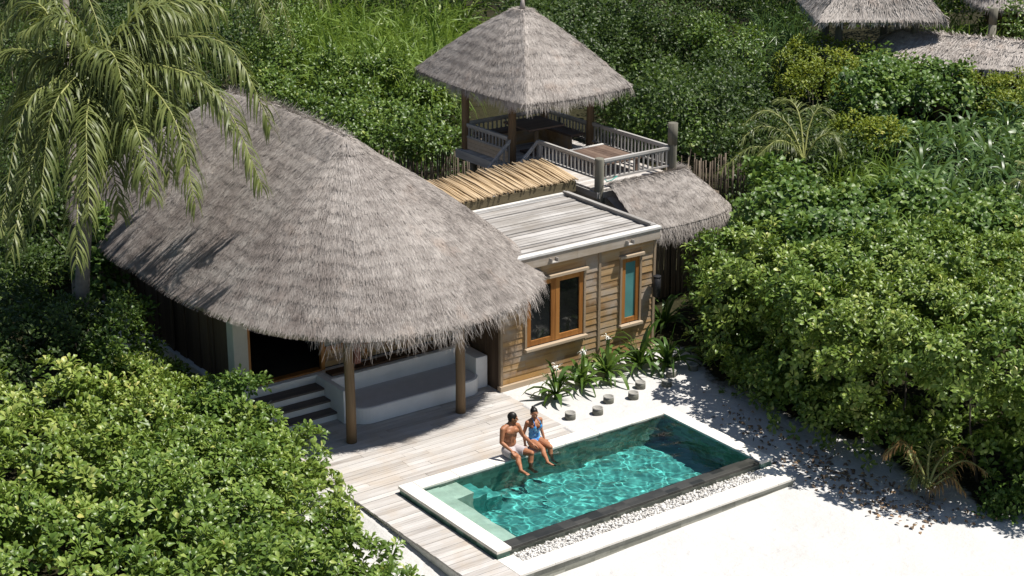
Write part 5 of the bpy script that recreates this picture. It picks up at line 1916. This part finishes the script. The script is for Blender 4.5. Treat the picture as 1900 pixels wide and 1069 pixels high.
# --- lilies along the bath house wall
LIL = [((1032, 738), 'small white flowered lily at the left end of the row below the big window', 17, .62, 1), ((1080, 716), 'white flowered lily with a broad bract below the big window', 15, .70, 1),
       ((1126, 698), 'tall dark lily clump in front of the wall batten', 20, .80, 1), ((1187, 682), 'tall lily clump below the narrow teal window', 20, .80, 0), ((1240, 680), 'lily clump at the right corner of the bath house wall', 18, .80, 0),
       ((1232, 608), 'lily clump in the passage beyond the bath house corner', 18, .75, 0)]
for k, ((px, py), lab, n_, L_, fl) in enumerate(LIL):
    q = at(px, py, .33)
    gz = float(ground_z(q[0], q[1]))
    t = thing('lily_plant', lab, 'lily', (q[0], q[1], gz), 'lilies along the bath house wall')
    V, F, tn = straps([(q[0], q[1], gz + .08)] * 2, n_ - 3, L_ * 1.3, .115, .85, 700 + k, (.45, 1.5), .5)
    link('leaves', np_mesh('leaves', V, F, tn, mats=[M['lily']]), t)
    mb = MB()
    mb.tube([(q[0], q[1], gz - .05), (q[0], q[1], gz + .14)], [.06, .045], 10, .5)
    mb.build('bulb_neck', M['lily'], t)
    if fl:
        mb = MB()
        top = (q[0] + .02, q[1] + .02, gz + L_ * 1.15)
        mb.tube([(q[0], q[1], gz + .1), top], [.014, .01], 6, .8)
        mb.build('flower_stalk', M['lily'], t)
        r = np.random.default_rng(k)
        P = np.array([top] * 16) + r.normal(0, .02, (16, 3))
        Dd = norm(r.normal(0, 1, (16, 3)) + np.array([0, 0, .3]))
        V, F = ribbon(P, Dd, np.full(16, .12), np.full(16, .026), 4, np.full(16, .8), r)
        link('flower', np_mesh('flower', V, F, np.full(len(F), .6), mats=[M['petal']]), t)

# --- dead branches and fallen leaves
for (pts, lab) in (([(478, 782, .45), (487, 760, .75), (500, 745, 1.05), (508, 738, 1.2)], 'bleached forked twig standing in front of the lowest step'),
                   ([(516, 822, .8), (524, 840, .85), (538, 858, .9), (548, 868, .85)], 'bleached bare twig lying on the thicket beside the deck')):
    w3 = [at(*p_) if p_[2] > .5 else at(p_[0], p_[1], p_[2]) for p_ in pts]
    b = thing('dead_twig', lab, 'twig', tuple(w3[0]))
    mb = MB()
    base = np.array(w3[0])
    if 'standing' in lab:
        pl_ = [np.array(w3[0]) + np.array([0, 0, -.4])] + [base + RGT * (p_[0] - pts[0][0]) / 100 + UP * (pts[0][1] - p_[1]) / 96 for p_ in pts]
        mb.tube([tuple(v) for v in pl_], [.016, .014, .012, .010, .006], 7, .5)
        e0_ = pl_[2]
        mb.tube([tuple(e0_), tuple(e0_ + RGT * .0 + UP * .12 - RGT * .03), tuple(e0_ + UP * .24 - RGT * .06)], [.010, .008, .004], 6, .5)
    else:
        pl_ = [base + RGT * (p_[0] - pts[0][0]) / 104 + UP * ((pts[0][1] - p_[1]) / 96 + .22) - np.array([FWD[0], FWD[1], 0]) * .35 for p_ in pts]
        mb.tube([tuple(v) for v in pl_], [.010, .013, .013, .008], 7, .5)
        mb.tube([tuple(pl_[1]), tuple(pl_[1] + UP * .1 + RGT * .1)], [.009, .004], 6, .5)
    mb.build('branch', M['dead_wood'], b)

r = np.random.default_rng(42)
pts = []
for (px, py) in scatter([(1360, 775), (1420, 800), (1500, 830), (1620, 880), (1800, 950), (1870, 965), (1700, 985), (1600, 950), (1500, 900), (1440, 870), (1330, 790)], 19, 11, 8):
    pts.append((px, py))
for (px, py) in scatter([(1430, 830), (1640, 880), (1780, 945), (1620, 950), (1520, 890)], 9, 6, 9):
    if random.random() < .25: pts.append((px, py))
for (px, py) in scatter([(1300, 735), (1420, 790), (1560, 850), (1700, 905), (1580, 880), (1400, 815)], 9, 7, 10):
    if random.random() < .3: pts.append((px, py))
P = np.array([at(px, py, .15) for px, py in pts])
P = P[(P[:, 0] > 6.62) | (P[:, 1] < -3.95)]
P[:, 2] = ground_z(P[:, 0], P[:, 1]) + .012
A = norm(np.array([[0, 0, 1.]]) + r.normal(0, .35, P.shape))
kd = dict(k=2, L=.13, W=.075, shape='oval', spread=.06, e=(-.1, .5))
V, F, t = leafy(P, A, r=r, **kd)
t = np.clip(np.repeat(r.random(len(P) * 2), 10), 0, 1)
tag(link('fallen_leaves', np_mesh('fallen_leaves', V, F, t, mats=[M['dead_leaf']])), 'brown fallen leaves scattered on the shaded sand', None, None, 'stuff')
# tufts of grass along the deck edge
r2 = [at(718, 985, .02), at(722, 988, .02), at(735, 1000, .02), at(800, 1045, .02), at(815, 1050, .02)]
V, F, t = straps(r2, 14, .22, .010, .6, 905, (.7, 1.5), .8)
tag(link('grass_tufts', np_mesh('grass_tufts', V, F, t, mats=[M['reed']])), 'thin dry grass tufts along the deck edge board', None, None, 'stuff')
# ------------------------------------------------------------------ people
def aty(px, py, y):
    d = ray(px, py)
    return CAM + d * ((y - CAM[1]) / d[1])


def c7(x, y, yy):
    return aty(880 + x / 6.289, 730 + y / 6.289, yy)


class Body:
    def __init__(s):
        s.V, s.F = [], []

    def _add(s, V, F):
        o = sum(len(v) for v in s.V)
        s.V.append(np.asarray(V, float))
        s.F.extend([[a + o for a in f] for f in F])

    def cap(s, p0, p1, r0, r1, n=14, g=0.0):
        """tapered limb with round ends"""
        p0, p1 = np.array(p0, float), np.array(p1, float)
        r0, r1 = r0 + g, r1 + g
        d = p1 - p0
        L = np.linalg.norm(d)
        d = d / L
        a = np.cross(d, [.31, .17, .93] if abs(d[2]) < .9 else [1, .1, 0])
        a /= np.linalg.norm(a)
        b = np.cross(d, a)
        prof = []
        for t in np.linspace(-90, 0, 6): prof.append((-0 + r0 * math.sin(rad(t)), r0 * math.cos(rad(t))))
        for f in (.25, .5, .75): prof.append((L * f, r0 + (r1 - r0) * f))
        for t in np.linspace(0, 90, 6): prof.append((L + r1 * math.sin(rad(t)), r1 * math.cos(rad(t))))
        V = [p0 + d * h + (a * math.cos(6.28319 * k / n) + b * math.sin(6.28319 * k / n)) * max(rr, 1e-4) for h, rr in prof for k in range(n)]
        F = [[i * n + k, i * n + (k + 1) % n, (i + 1) * n + (k + 1) % n, (i + 1) * n + k] for i in range(len(prof) - 1) for k in range(n)]
        F += [list(range(n))[::-1], [(len(prof) - 1) * n + k for k in range(n)]]
        s._add(V, F)

    def cyl(s, p0, p1, r0, r1, n=18):
        p0, p1 = np.array(p0, float), np.array(p1, float)
        d = (p1 - p0) / np.linalg.norm(p1 - p0)
        a = np.cross(d, [.31, .17, .93] if abs(d[2]) < .9 else [1, .1, 0])
        a /= np.linalg.norm(a)
        b = np.cross(d, a)
        V = [p + (a * math.cos(6.28319 * k / n) + b * math.sin(6.28319 * k / n)) * rr for p, rr in ((p0, r0), (p1, r1)) for k in range(n)]
        F = [[k, (k + 1) % n, n + (k + 1) % n, n + k] for k in range(n)] + [list(range(n))[::-1], list(range(n, 2 * n))]
        s._add(V, F)

    def ell(s, c, r, R=None, g=0.0, n=18):
        c = np.array(c, float)
        r = np.array(r, float) + g
        V, F = [], []
        for i in range(n // 2 + 1):
            t = math.pi * i / (n // 2)
            for k in range(n):
                V.append([max(math.sin(t), 1e-4) * math.cos(6.28319 * k / n), max(math.sin(t), 1e-4) * math.sin(6.28319 * k / n), math.cos(t)])
        V = np.array(V) * r
        if R is not None: V = V @ np.array(R)
        for i in range(n // 2):
            for k in range(n):
                F.append([i * n + k, (i + 1) * n + k, (i + 1) * n + (k + 1) % n, i * n + (k + 1) % n])
        s._add(V + c, F)

    def chain(s, pts, rs, n=12, g=0.0):
        for i in range(len(pts) - 1):
            s.cap(pts[i], pts[i + 1], rs[i], rs[i + 1], n, g)

    def mesh(s, name, voxel=.006, smooth=3):
        me = bpy.data.meshes.new(name)
        me.from_pydata(np.concatenate(s.V).tolist(), [], s.F)
        o = bpy.data.objects.new('temporary', me)
        COL.objects.link(o)
        md = o.modifiers.new('r', 'REMESH')
        md.mode = 'VOXEL'
        md.voxel_size = voxel
        if smooth:
            ms = o.modifiers.new('s', 'SMOOTH')
            ms.factor = .5
            ms.iterations = smooth
        bpy.context.view_layer.update()
        dg = bpy.context.evaluated_depsgraph_get()
        out = bpy.data.meshes.new_from_object(o.evaluated_get(dg))
        out.name = name
        bpy.data.objects.remove(o)
        bpy.data.meshes.remove(me)
        out.polygons.foreach_set('use_smooth', np.ones(len(out.polygons), bool))
        return out


def head_axes(face, upv=(0, 0, 1)):
    f = np.array(face, float)
    f /= np.linalg.norm(f)
    u = np.array(upv, float)
    u = u - f * (u @ f)
    u /= np.linalg.norm(u)
    l = np.cross(u, f)
    return np.array([l, f, u])          # rows: left, forward, up


def hand(B, wrist, dirv, nrm, side, curl, k=1.0):
    """palm, four unequal bent fingers and a thumb from the side of the palm"""
    w = np.array(wrist, float)
    d = np.array(dirv, float); d /= np.linalg.norm(d)
    n = np.array(nrm, float); n = n - d * (n @ d); n /= np.linalg.norm(n)   # back of the hand
    s = np.cross(d, n) * side                                              # towards the thumb
    B.ell(w + d * .045 * k, (.038 * k, .050 * k, .017 * k), np.array([s, d, n]))
    B.cap(w - d * .02, w + d * .03, .022 * k, .026 * k)
    for i, (off, L) in enumerate(((.027, .072), (.009, .080), (-.009, .074), (-.026, .058))):
        p = w + d * (.082 - .003 * abs(i - 1)) * k + s * off * k
        d1 = d + s * off * 3.0 - n * curl * .35
        d1 /= np.linalg.norm(d1)
        q = p + d1 * L * .45 * k
        d2 = d1 - n * curl * .8
        d2 /= np.linalg.norm(d2)
        q2 = q + d2 * L * .32 * k
        d3 = d2 - n * curl * .7
        d3 /= np.linalg.norm(d3)
        B.chain([p - d * .02 * k, q, q2, q2 + d3 * L * .22 * k], [.0098 * k, .0092 * k, .0085 * k, .0075 * k], 10)
    p = w + d * .022 * k + s * .030 * k
    d1 = d * .62 + s * .75 - n * .25
    d1 /= np.linalg.norm(d1)
    q = p + d1 * .036 * k
    d2 = d1 + d * .5
    d2 /= np.linalg.norm(d2)
    B.chain([p - s * .01, q, q + d2 * .030 * k], [.013 * k, .0112 * k, .009 * k], 10)


def foot(B, ankle, toe, heel_back, k=1.0):
    a, t, h = (np.array(v, float) for v in (ankle, toe, heel_back))
    ball = a + (t - a) * .68
    B.chain([h, a + (t - a) * .2 + (h - a) * .3, ball], [.030 * k, .034 * k, .030 * k])
    B.cap(a, ball, .034 * k, .024 * k)
    d = (t - ball)
    s = np.cross(d, [0, 0, 1.0]); s /= np.linalg.norm(s)
    for i, off in enumerate((-.026, -.011, .002, .014, .025)):
        B.cap(ball + s * off * k, t - d * (.10 * i) + s * off * 1.1 * k, .013 * k, .010 * k if i else .0125 * k, 10)


def head(B, c, A, k=1.0, male=True):
    l, f, u = A
    c = np.array(c, float)
    B.ell(c + u * .022 * k - f * .008 * k, (.073 * k, .092 * k, .088 * k), A)
    B.ell(c - u * .035 * k + f * .022 * k, (.058 * k, .068 * k, .070 * k), A)
    B.ell(c - u * .082 * k + f * .052 * k, (.030 * k if male else .024 * k, .026 * k, .022 * k), A)          # chin
    B.chain([c + u * .020 * k + f * .082 * k, c - u * .018 * k + f * .104 * k], [.0085 * k, .013 * k], 10)       # nose
    for sd in (-1, 1):
        B.ell(c - u * .022 * k + f * .094 * k + l * sd * .010 * k, (.008 * k, .010 * k, .007 * k), A)
        B.ell(c - u * .012 * k + f * .060 * k + l * sd * .040 * k, (.022 * k, .022 * k, .018 * k), A)           # cheek
        B.ell(c + u * .030 * k + f * .076 * k + l * sd * .032 * k, (.023 * k, .012 * k, .008 * k), A)           # brow
        B.ell(c + u * .008 * k + f * .074 * k + l * sd * .031 * k, (.0125 * k, .0125 * k, .0115 * k), A)        # eye
        B.ell(c - u * .004 * k - f * .006 * k + l * sd * .074 * k, (.010 * k, .020 * k, .030 * k), A)           # ear
    B.ell(c - u * .050 * k + f * .083 * k, (.024 * k, .011 * k, .0065 * k), A)                                  # lips
    B.ell(c - u * .060 * k + f * .080 * k, (.020 * k, .011 * k, .0070 * k), A)


def paint_face(me, c, A, k, mats, male=True):
    """eyes, brows and lips get materials of their own on the one body mesh"""
    for m_ in mats: me.materials.append(m_)
    l, f, u = A
    c = np.array(c, float)
    n = len(me.polygons)
    ctr = np.empty(n * 3)
    me.polygons.foreach_get('center', ctr)
    q = (ctr.reshape(-1, 3) - c)
    x, y, z = q @ l / k, q @ f / k, q @ u / k
    mi = np.zeros(n, np.int32)
    front = y > .06
    mi[front & (np.abs(z + .054) < .0115) & (np.abs(x) < .023) & (y > .078)] = 1
    ex = np.abs(np.abs(x) - .031)
    mi[front & ((ex / .0115) ** 2 + ((z - .008) / .0065) ** 2 < 1)] = 2
    mi[front & ((ex / .005) ** 2 + ((z - .008) / .0065) ** 2 < 1)] = 3
    mi[front & (ex < .020) & (np.abs(z - .031 + ex * .2) < .0055)] = 3
    if male:
        mi[(y > .02) & (z < -.062) & (z > -.105) & (mi == 0)] = 4
    me.polygons.foreach_set('material_index', mi)


def skin_mat(name, base, dark):
    m, nt, b = new_mat(name)
    n = noise(nt, coords(nt), 16, 4, .6)
    c = ramp(nt, n, [(.3, dark), (.7, base)])
    nt.links.new(c, b.inputs['Base Color'])
    b.inputs['Roughness'].default_value = .52
    b.inputs['Specular IOR Level'].default_value = .35
    b.inputs['Subsurface Weight'].default_value = .08
    b.inputs['Subsurface Radius'].default_value = (.012, .005, .003)
    return m


SK1 = skin_mat('tanned_skin', (.40, .175, .088), (.31, .125, .06))
SK2 = skin_mat('brown_skin', (.42, .19, .10), (.33, .14, .072))
HAIR = plain('black_hair', (.012, .010, .009), .45, .4, 30)
LIPS = plain('lips', (.26, .085, .065), .45, .1, 30)
EYEW = plain('eye_white', (.62, .58, .54), .3, .05, 30)
EYED = plain('dark_iris_and_brow', (.02, .013, .010), .4, .1, 30)
STUB = plain('stubble', (.20, .10, .058), .6, .3, 60)
SHORTS = plain('lavender_grey_shorts_cloth', (.46, .42, .43), .85, .12, 20, bstr=.3)


def suit_mat():
    m, nt, b = new_mat('blue_print_swim_cloth')
    n1 = noise(nt, coords(nt), 22, 4, .65, 1.2)
    c = ramp(nt, n1, [(.36, (.015, .085, .36)), (.47, (.03, .22, .62)), (.56, (.10, .46, .80)), (.68, (.40, .72, .88))])
    nt.links.new(c, b.inputs['Base Color'])
    b.inputs['Roughness'].default_value = .5
    return m


SUIT = suit_mat()

# --- the man
man = thing('person', 'man in lavender grey shorts sitting on the pool coping, one hand on her thigh', 'person', (2.48, -.1, .45))
B = Body()
hc = np.array([2.548, -.105, 1.195])
HA = head_axes((.80, -.52, -.16))
hipR, hipL = np.array([2.405, -.13, .545]), np.array([2.575, -.12, .545])
knR, knL = np.array([2.375, -.52, .565]), np.array([2.70, -.50, .565])
toR = c7(640, 958, -.97)
anR = toR + np.array([-.065, .17, .055])
anL = np.array([2.60, -.62, .20])
B.ell((2.49, -.085, .565), (.165, .115, .110))
B.ell((2.49, -.085, .70), (.140, .098, .14))
B.ell((2.488, -.095, .84), (.152, .100, .14))
B.ell((2.487, -.105, .945), (.168, .108, .125))
for s_ in (-1, 1):
    B.ell((2.487 + .075 * s_, -.180, .955), (.080, .038, .058))
    B.ell((2.487 + .10 * s_, -.02, .96), (.07, .045, .10))
    B.ell((2.487 + .028 * s_, -.172, .80), (.03, .02, .09))
shR, shL = np.array([2.305, -.115, 1.020]), np.array([2.665, -.095, 1.005])
B.chain([(2.50, -.075, 1.06), (2.40, -.09, 1.05), shR], [.06, .052, .058])
B.chain([(2.51, -.075, 1.06), (2.59, -.085, 1.045), shL], [.06, .052, .058])
B.chain([(2.495, -.075, 1.02), (2.515, -.08, 1.10), hc + np.array([-.01, .02, -.05])], [.066, .056, .056])
elR, elL = np.array([2.235, -.165, .79]), np.array([2.775, -.125, .785])
wrR, wrL = np.array([2.315, -.375, .675]), np.array([2.885, -.275, .635])
for sh, el, wr in ((shR, elR, wrR), (shL, elL, wrL)):
    m1 = sh * .55 + el * .45
    B.chain([sh, m1, el], [.058, .050, .038])
    f1 = el * .68 + wr * .32
    B.chain([el, f1, wr], [.038, .041, .026])
hand(B, wrR, (.10, -.62, -.30), (.0, -.35, 1), -1, .45)
hand(B, wrL, (.50, -.55, -.32), (.1, .25, 1), 1, .5)
for hip, kn, an, toe in ((hipR, knR, anR, toR), (hipL, knL, anL, None)):
    B.chain([hip, hip * .5 + kn * .5, kn], [.092, .082, .058])
    B.ell(kn + np.array([0, -.012, .004]), (.050, .050, .050))
    c1 = kn * .68 + an * .32
    back = np.array([0, .018, -.02])
    B.chain([kn, c1 + back, kn * .35 + an * .65, an], [.052, .056, .042, .033])
foot(B, anR, toR, anR + np.array([-.005, .045, -.035]))
foot(B, anL, anL + np.array([.03, -.16, -.06]), anL + np.array([0, .04, -.045]))
head(B, hc, HA, 1.0, True)
me = B.mesh('person_body', .0056, 3)
me.materials.append(SK1)
paint_face(me, hc, HA, 1.0, [LIPS, EYEW, EYED, STUB], True)
body = link('body', me, man)
H = Body()
H.ell(hc + HA[2] * .034 - HA[1] * .018, (.080, .096, .092), HA)
for s_ in (-1, 1):
    H.ell(hc - HA[2] * .01 - HA[1] * .045 + HA[0] * s_ * .045, (.034, .05, .055), HA)
me = H.mesh('hair', .006, 2)
me.materials.append(HAIR)
link('hair', me, man)
S_ = Body()
S_.ell((2.49, -.085, .555), (.182, .132, .112))
S_.cyl(hipR + np.array([0, .04, 0]), hipR * .36 + knR * .64, .108, .098)
S_.cyl(hipL + np.array([0, .04, 0]), hipL * .36 + knL * .64, .108, .098)
S_.ell((2.49, -.17, .55), (.12, .08, .085))
me = S_.mesh('shorts', .0065, 3)
me.materials.append(SHORTS)
link('shorts', me, man)
mb = MB()
mb.tube([(2.44, -.198, .655), (2.445, -.222, .62), (2.44, -.225, .595)], .004, 6, .5)
mb.tube([(2.47, -.200, .655), (2.472, -.222, .625), (2.478, -.225, .60)], .004, 6, .5)
mb.build('drawstring', M['petal'], man)

# --- the woman
wom = thing('person', 'woman in blue halter swimsuit, hair in a bun, sitting on the pool coping', 'person', (3.12, 0, .45))
hc2 = np.array([3.105, -.045, 1.135])
HB = head_axes((-.42, -.84, -.22), (-.18, 0, 1))
hipR, hipL = np.array([3.045, -.06, .535]), np.array([3.205, -.06, .535])
knR, knL = np.array([3.02, -.445, .535]), np.array([3.205, -.43, .535])
toR = c7(950, 862, -.95)
anR = toR + np.array([-.07, .155, .06])
anL = np.array([3.165, -.56, .20])


def torso2(B, g=0.0):
    B.ell((3.125, -.025, .555), (.160, .112, .105), g=g)
    B.ell((3.125, -.02, .68), (.118, .088, .12), g=g)
    B.ell((3.12, -.025, .80), (.118, .088, .12), g=g)
    B.ell((3.115, -.03, .90), (.138, .092, .10), g=g)
    for s_ in (-1, 1):
        B.ell((3.115 + .066 * s_, -.105, .875), (.060, .052, .058), g=g)


B = Body()
torso2(B)
B.ell((3.115, -.02, .95), (.14, .075, .06))
shR, shL = np.array([2.955, -.02, .968]), np.array([3.272, -.02, .955])
B.chain([(3.11, -.005, .995), (3.03, -.012, .985), shR], [.048, .040, .044])
B.chain([(3.12, -.005, .995), (3.20, -.012, .975), shL], [.048, .040, .044])
B.chain([(3.115, -.01, .96), (3.113, -.018, 1.04), hc2 + np.array([0, .02, -.05])], [.052, .043, .044])
elR, elL = np.array([2.925, .055, .725]), np.array([3.345, .055, .72])
wrR, wrL = np.array([2.905, -.02, .510]), np.array([3.365, -.03, .510])
for sh, el, wr in ((shR, elR, wrR), (shL, elL, wrL)):
    B.chain([sh, sh * .5 + el * .5, el], [.044, .038, .031])
    B.chain([el, el * .65 + wr * .35, wr], [.031, .032, .021])
hand(B, wrR, (-.30, -.75, -.42), (-.1, -.4, 1), 1, .15, .92)
hand(B, wrL, (.30, -.75, -.42), (.1, -.4, 1), -1, .15, .92)
for hip, kn, an in ((hipR, knR, anR), (hipL, knL, anL)):
    B.chain([hip, hip * .5 + kn * .5, kn], [.092, .080, .052])
    B.ell(kn + np.array([0, -.010, .002]), (.044, .046, .044))
    back = np.array([0, .016, -.018])
    B.chain([kn, kn * .68 + an * .32 + back, kn * .35 + an * .65, an], [.047, .050, .036, .029])
foot(B, anR, toR, anR + np.array([-.005, .04, -.032]), .9)
foot(B, anL, anL + np.array([.02, -.15, -.06]), anL + np.array([0, .035, -.04]), .9)
head(B, hc2, HB, .95, False)
me = B.mesh('person_body', .0056, 3)
me.materials.append(SK2)
paint_face(me, hc2, HB, .95, [LIPS, EYEW, EYED, STUB], False)
link('body', me, wom)
H = Body()
H.ell(hc2 + HB[2] * .034 - HB[1] * .020, (.075, .090, .085), HB)
H.ell(hc2 - HB[2] * .005 - HB[1] * .050, (.060, .050, .060), HB)
me = H.mesh('hair', .006, 2)
me.materials.append(HAIR)
hr = link('hair', me, wom)
H = Body()
H.ell(hc2 + HB[2] * .085 - HB[1] * .085, (.036, .034, .032), HB)
me = H.mesh('bun', .006, 2)
me.materials.append(HAIR)
link('bun', me, hr)
S_ = Body()
torso2(S_, .008)
me = S_.mesh('swimsuit', .006, 3)
bm = bmesh.new()
bm.from_mesh(me)
kill = []
for f_ in bm.faces:
    c_ = f_.calc_center_median()
    dx = c_.x - 3.118
    front = c_.y < -.03
    z_ = c_.z
    bad = False
    if front:
        bad |= z_ > .815 + max(0, abs(dx) - .008) * 2.0 and abs(dx) < .062
        bad |= z_ > .945 - max(0, abs(dx) - .06) * 1.1
    else:
        bad |= z_ > (.885 if abs(dx) > .10 else .76)
    bad |= z_ < .545 and abs(dx) > .05 + (z_ - .47) * .9 and front
    if bad: kill.append(f_)
bmesh.ops.delete(bm, geom=kill, context='FACES')
bm.to_mesh(me)
bm.free()
me.materials.append(SUIT)
su = link('swimsuit', me, wom)
mb = MB()
for s_ in (-1, 1):
    mb.tube([(3.117 + .075 * s_, -.150, .925), (3.116 + .068 * s_, -.110, .985), (3.115 + .05 * s_, -.045, 1.035), (3.114 + .02 * s_, .035, 1.03)], [.012, .008, .007, .006], 8, .5)
mb.build('strap', SUIT, su)
# ------------------------------------------------------------------ light
SUNV = np.array([-.40, .26, -1.0])
SUNV /= np.linalg.norm(SUNV)
sd_ = bpy.data.lights.new('sun', 'SUN')
sd_.energy = 5.0
sd_.angle = rad(.53)
sd_.color = (1.0, .955, .88)
so_ = bpy.data.objects.new('sun', sd_)
so_.rotation_euler = Vector(SUNV).to_track_quat('-Z', 'Y').to_euler()
so_.location = (8, -6, 30)
COL.objects.link(so_)
sd_.cycles.is_caustics_light = True
W = bpy.data.worlds.new('World')
SC.world = W
W.use_nodes = True
wn = W.node_tree
sky = wn.nodes.new('ShaderNodeTexSky')
sky.sky_type = 'NISHITA'
sky.sun_disc = False
sky.sun_elevation = math.asin(-SUNV[2])
sky.sun_rotation = math.atan2(-SUNV[0], -SUNV[1])
sky.air_density = 1.0
sky.dust_density = .6
bg = wn.nodes['Background']
wn.links.new(sky.outputs[0], bg.inputs[0])
bg.inputs[1].default_value = .058
SC.view_settings.view_transform = 'Standard'
SC.view_settings.look = 'None'
SC.view_settings.exposure = .43
SC.view_settings.gamma = 1
cy = SC.cycles
cy.max_bounces = 7
cy.diffuse_bounces = 3
cy.glossy_bounces = 3
cy.transmission_bounces = 5
cy.transparent_max_bounces = 6
cy.caustics_reflective = False
cy.caustics_refractive = True
cy.use_denoising = True
cy.sample_clamp_indirect = 6
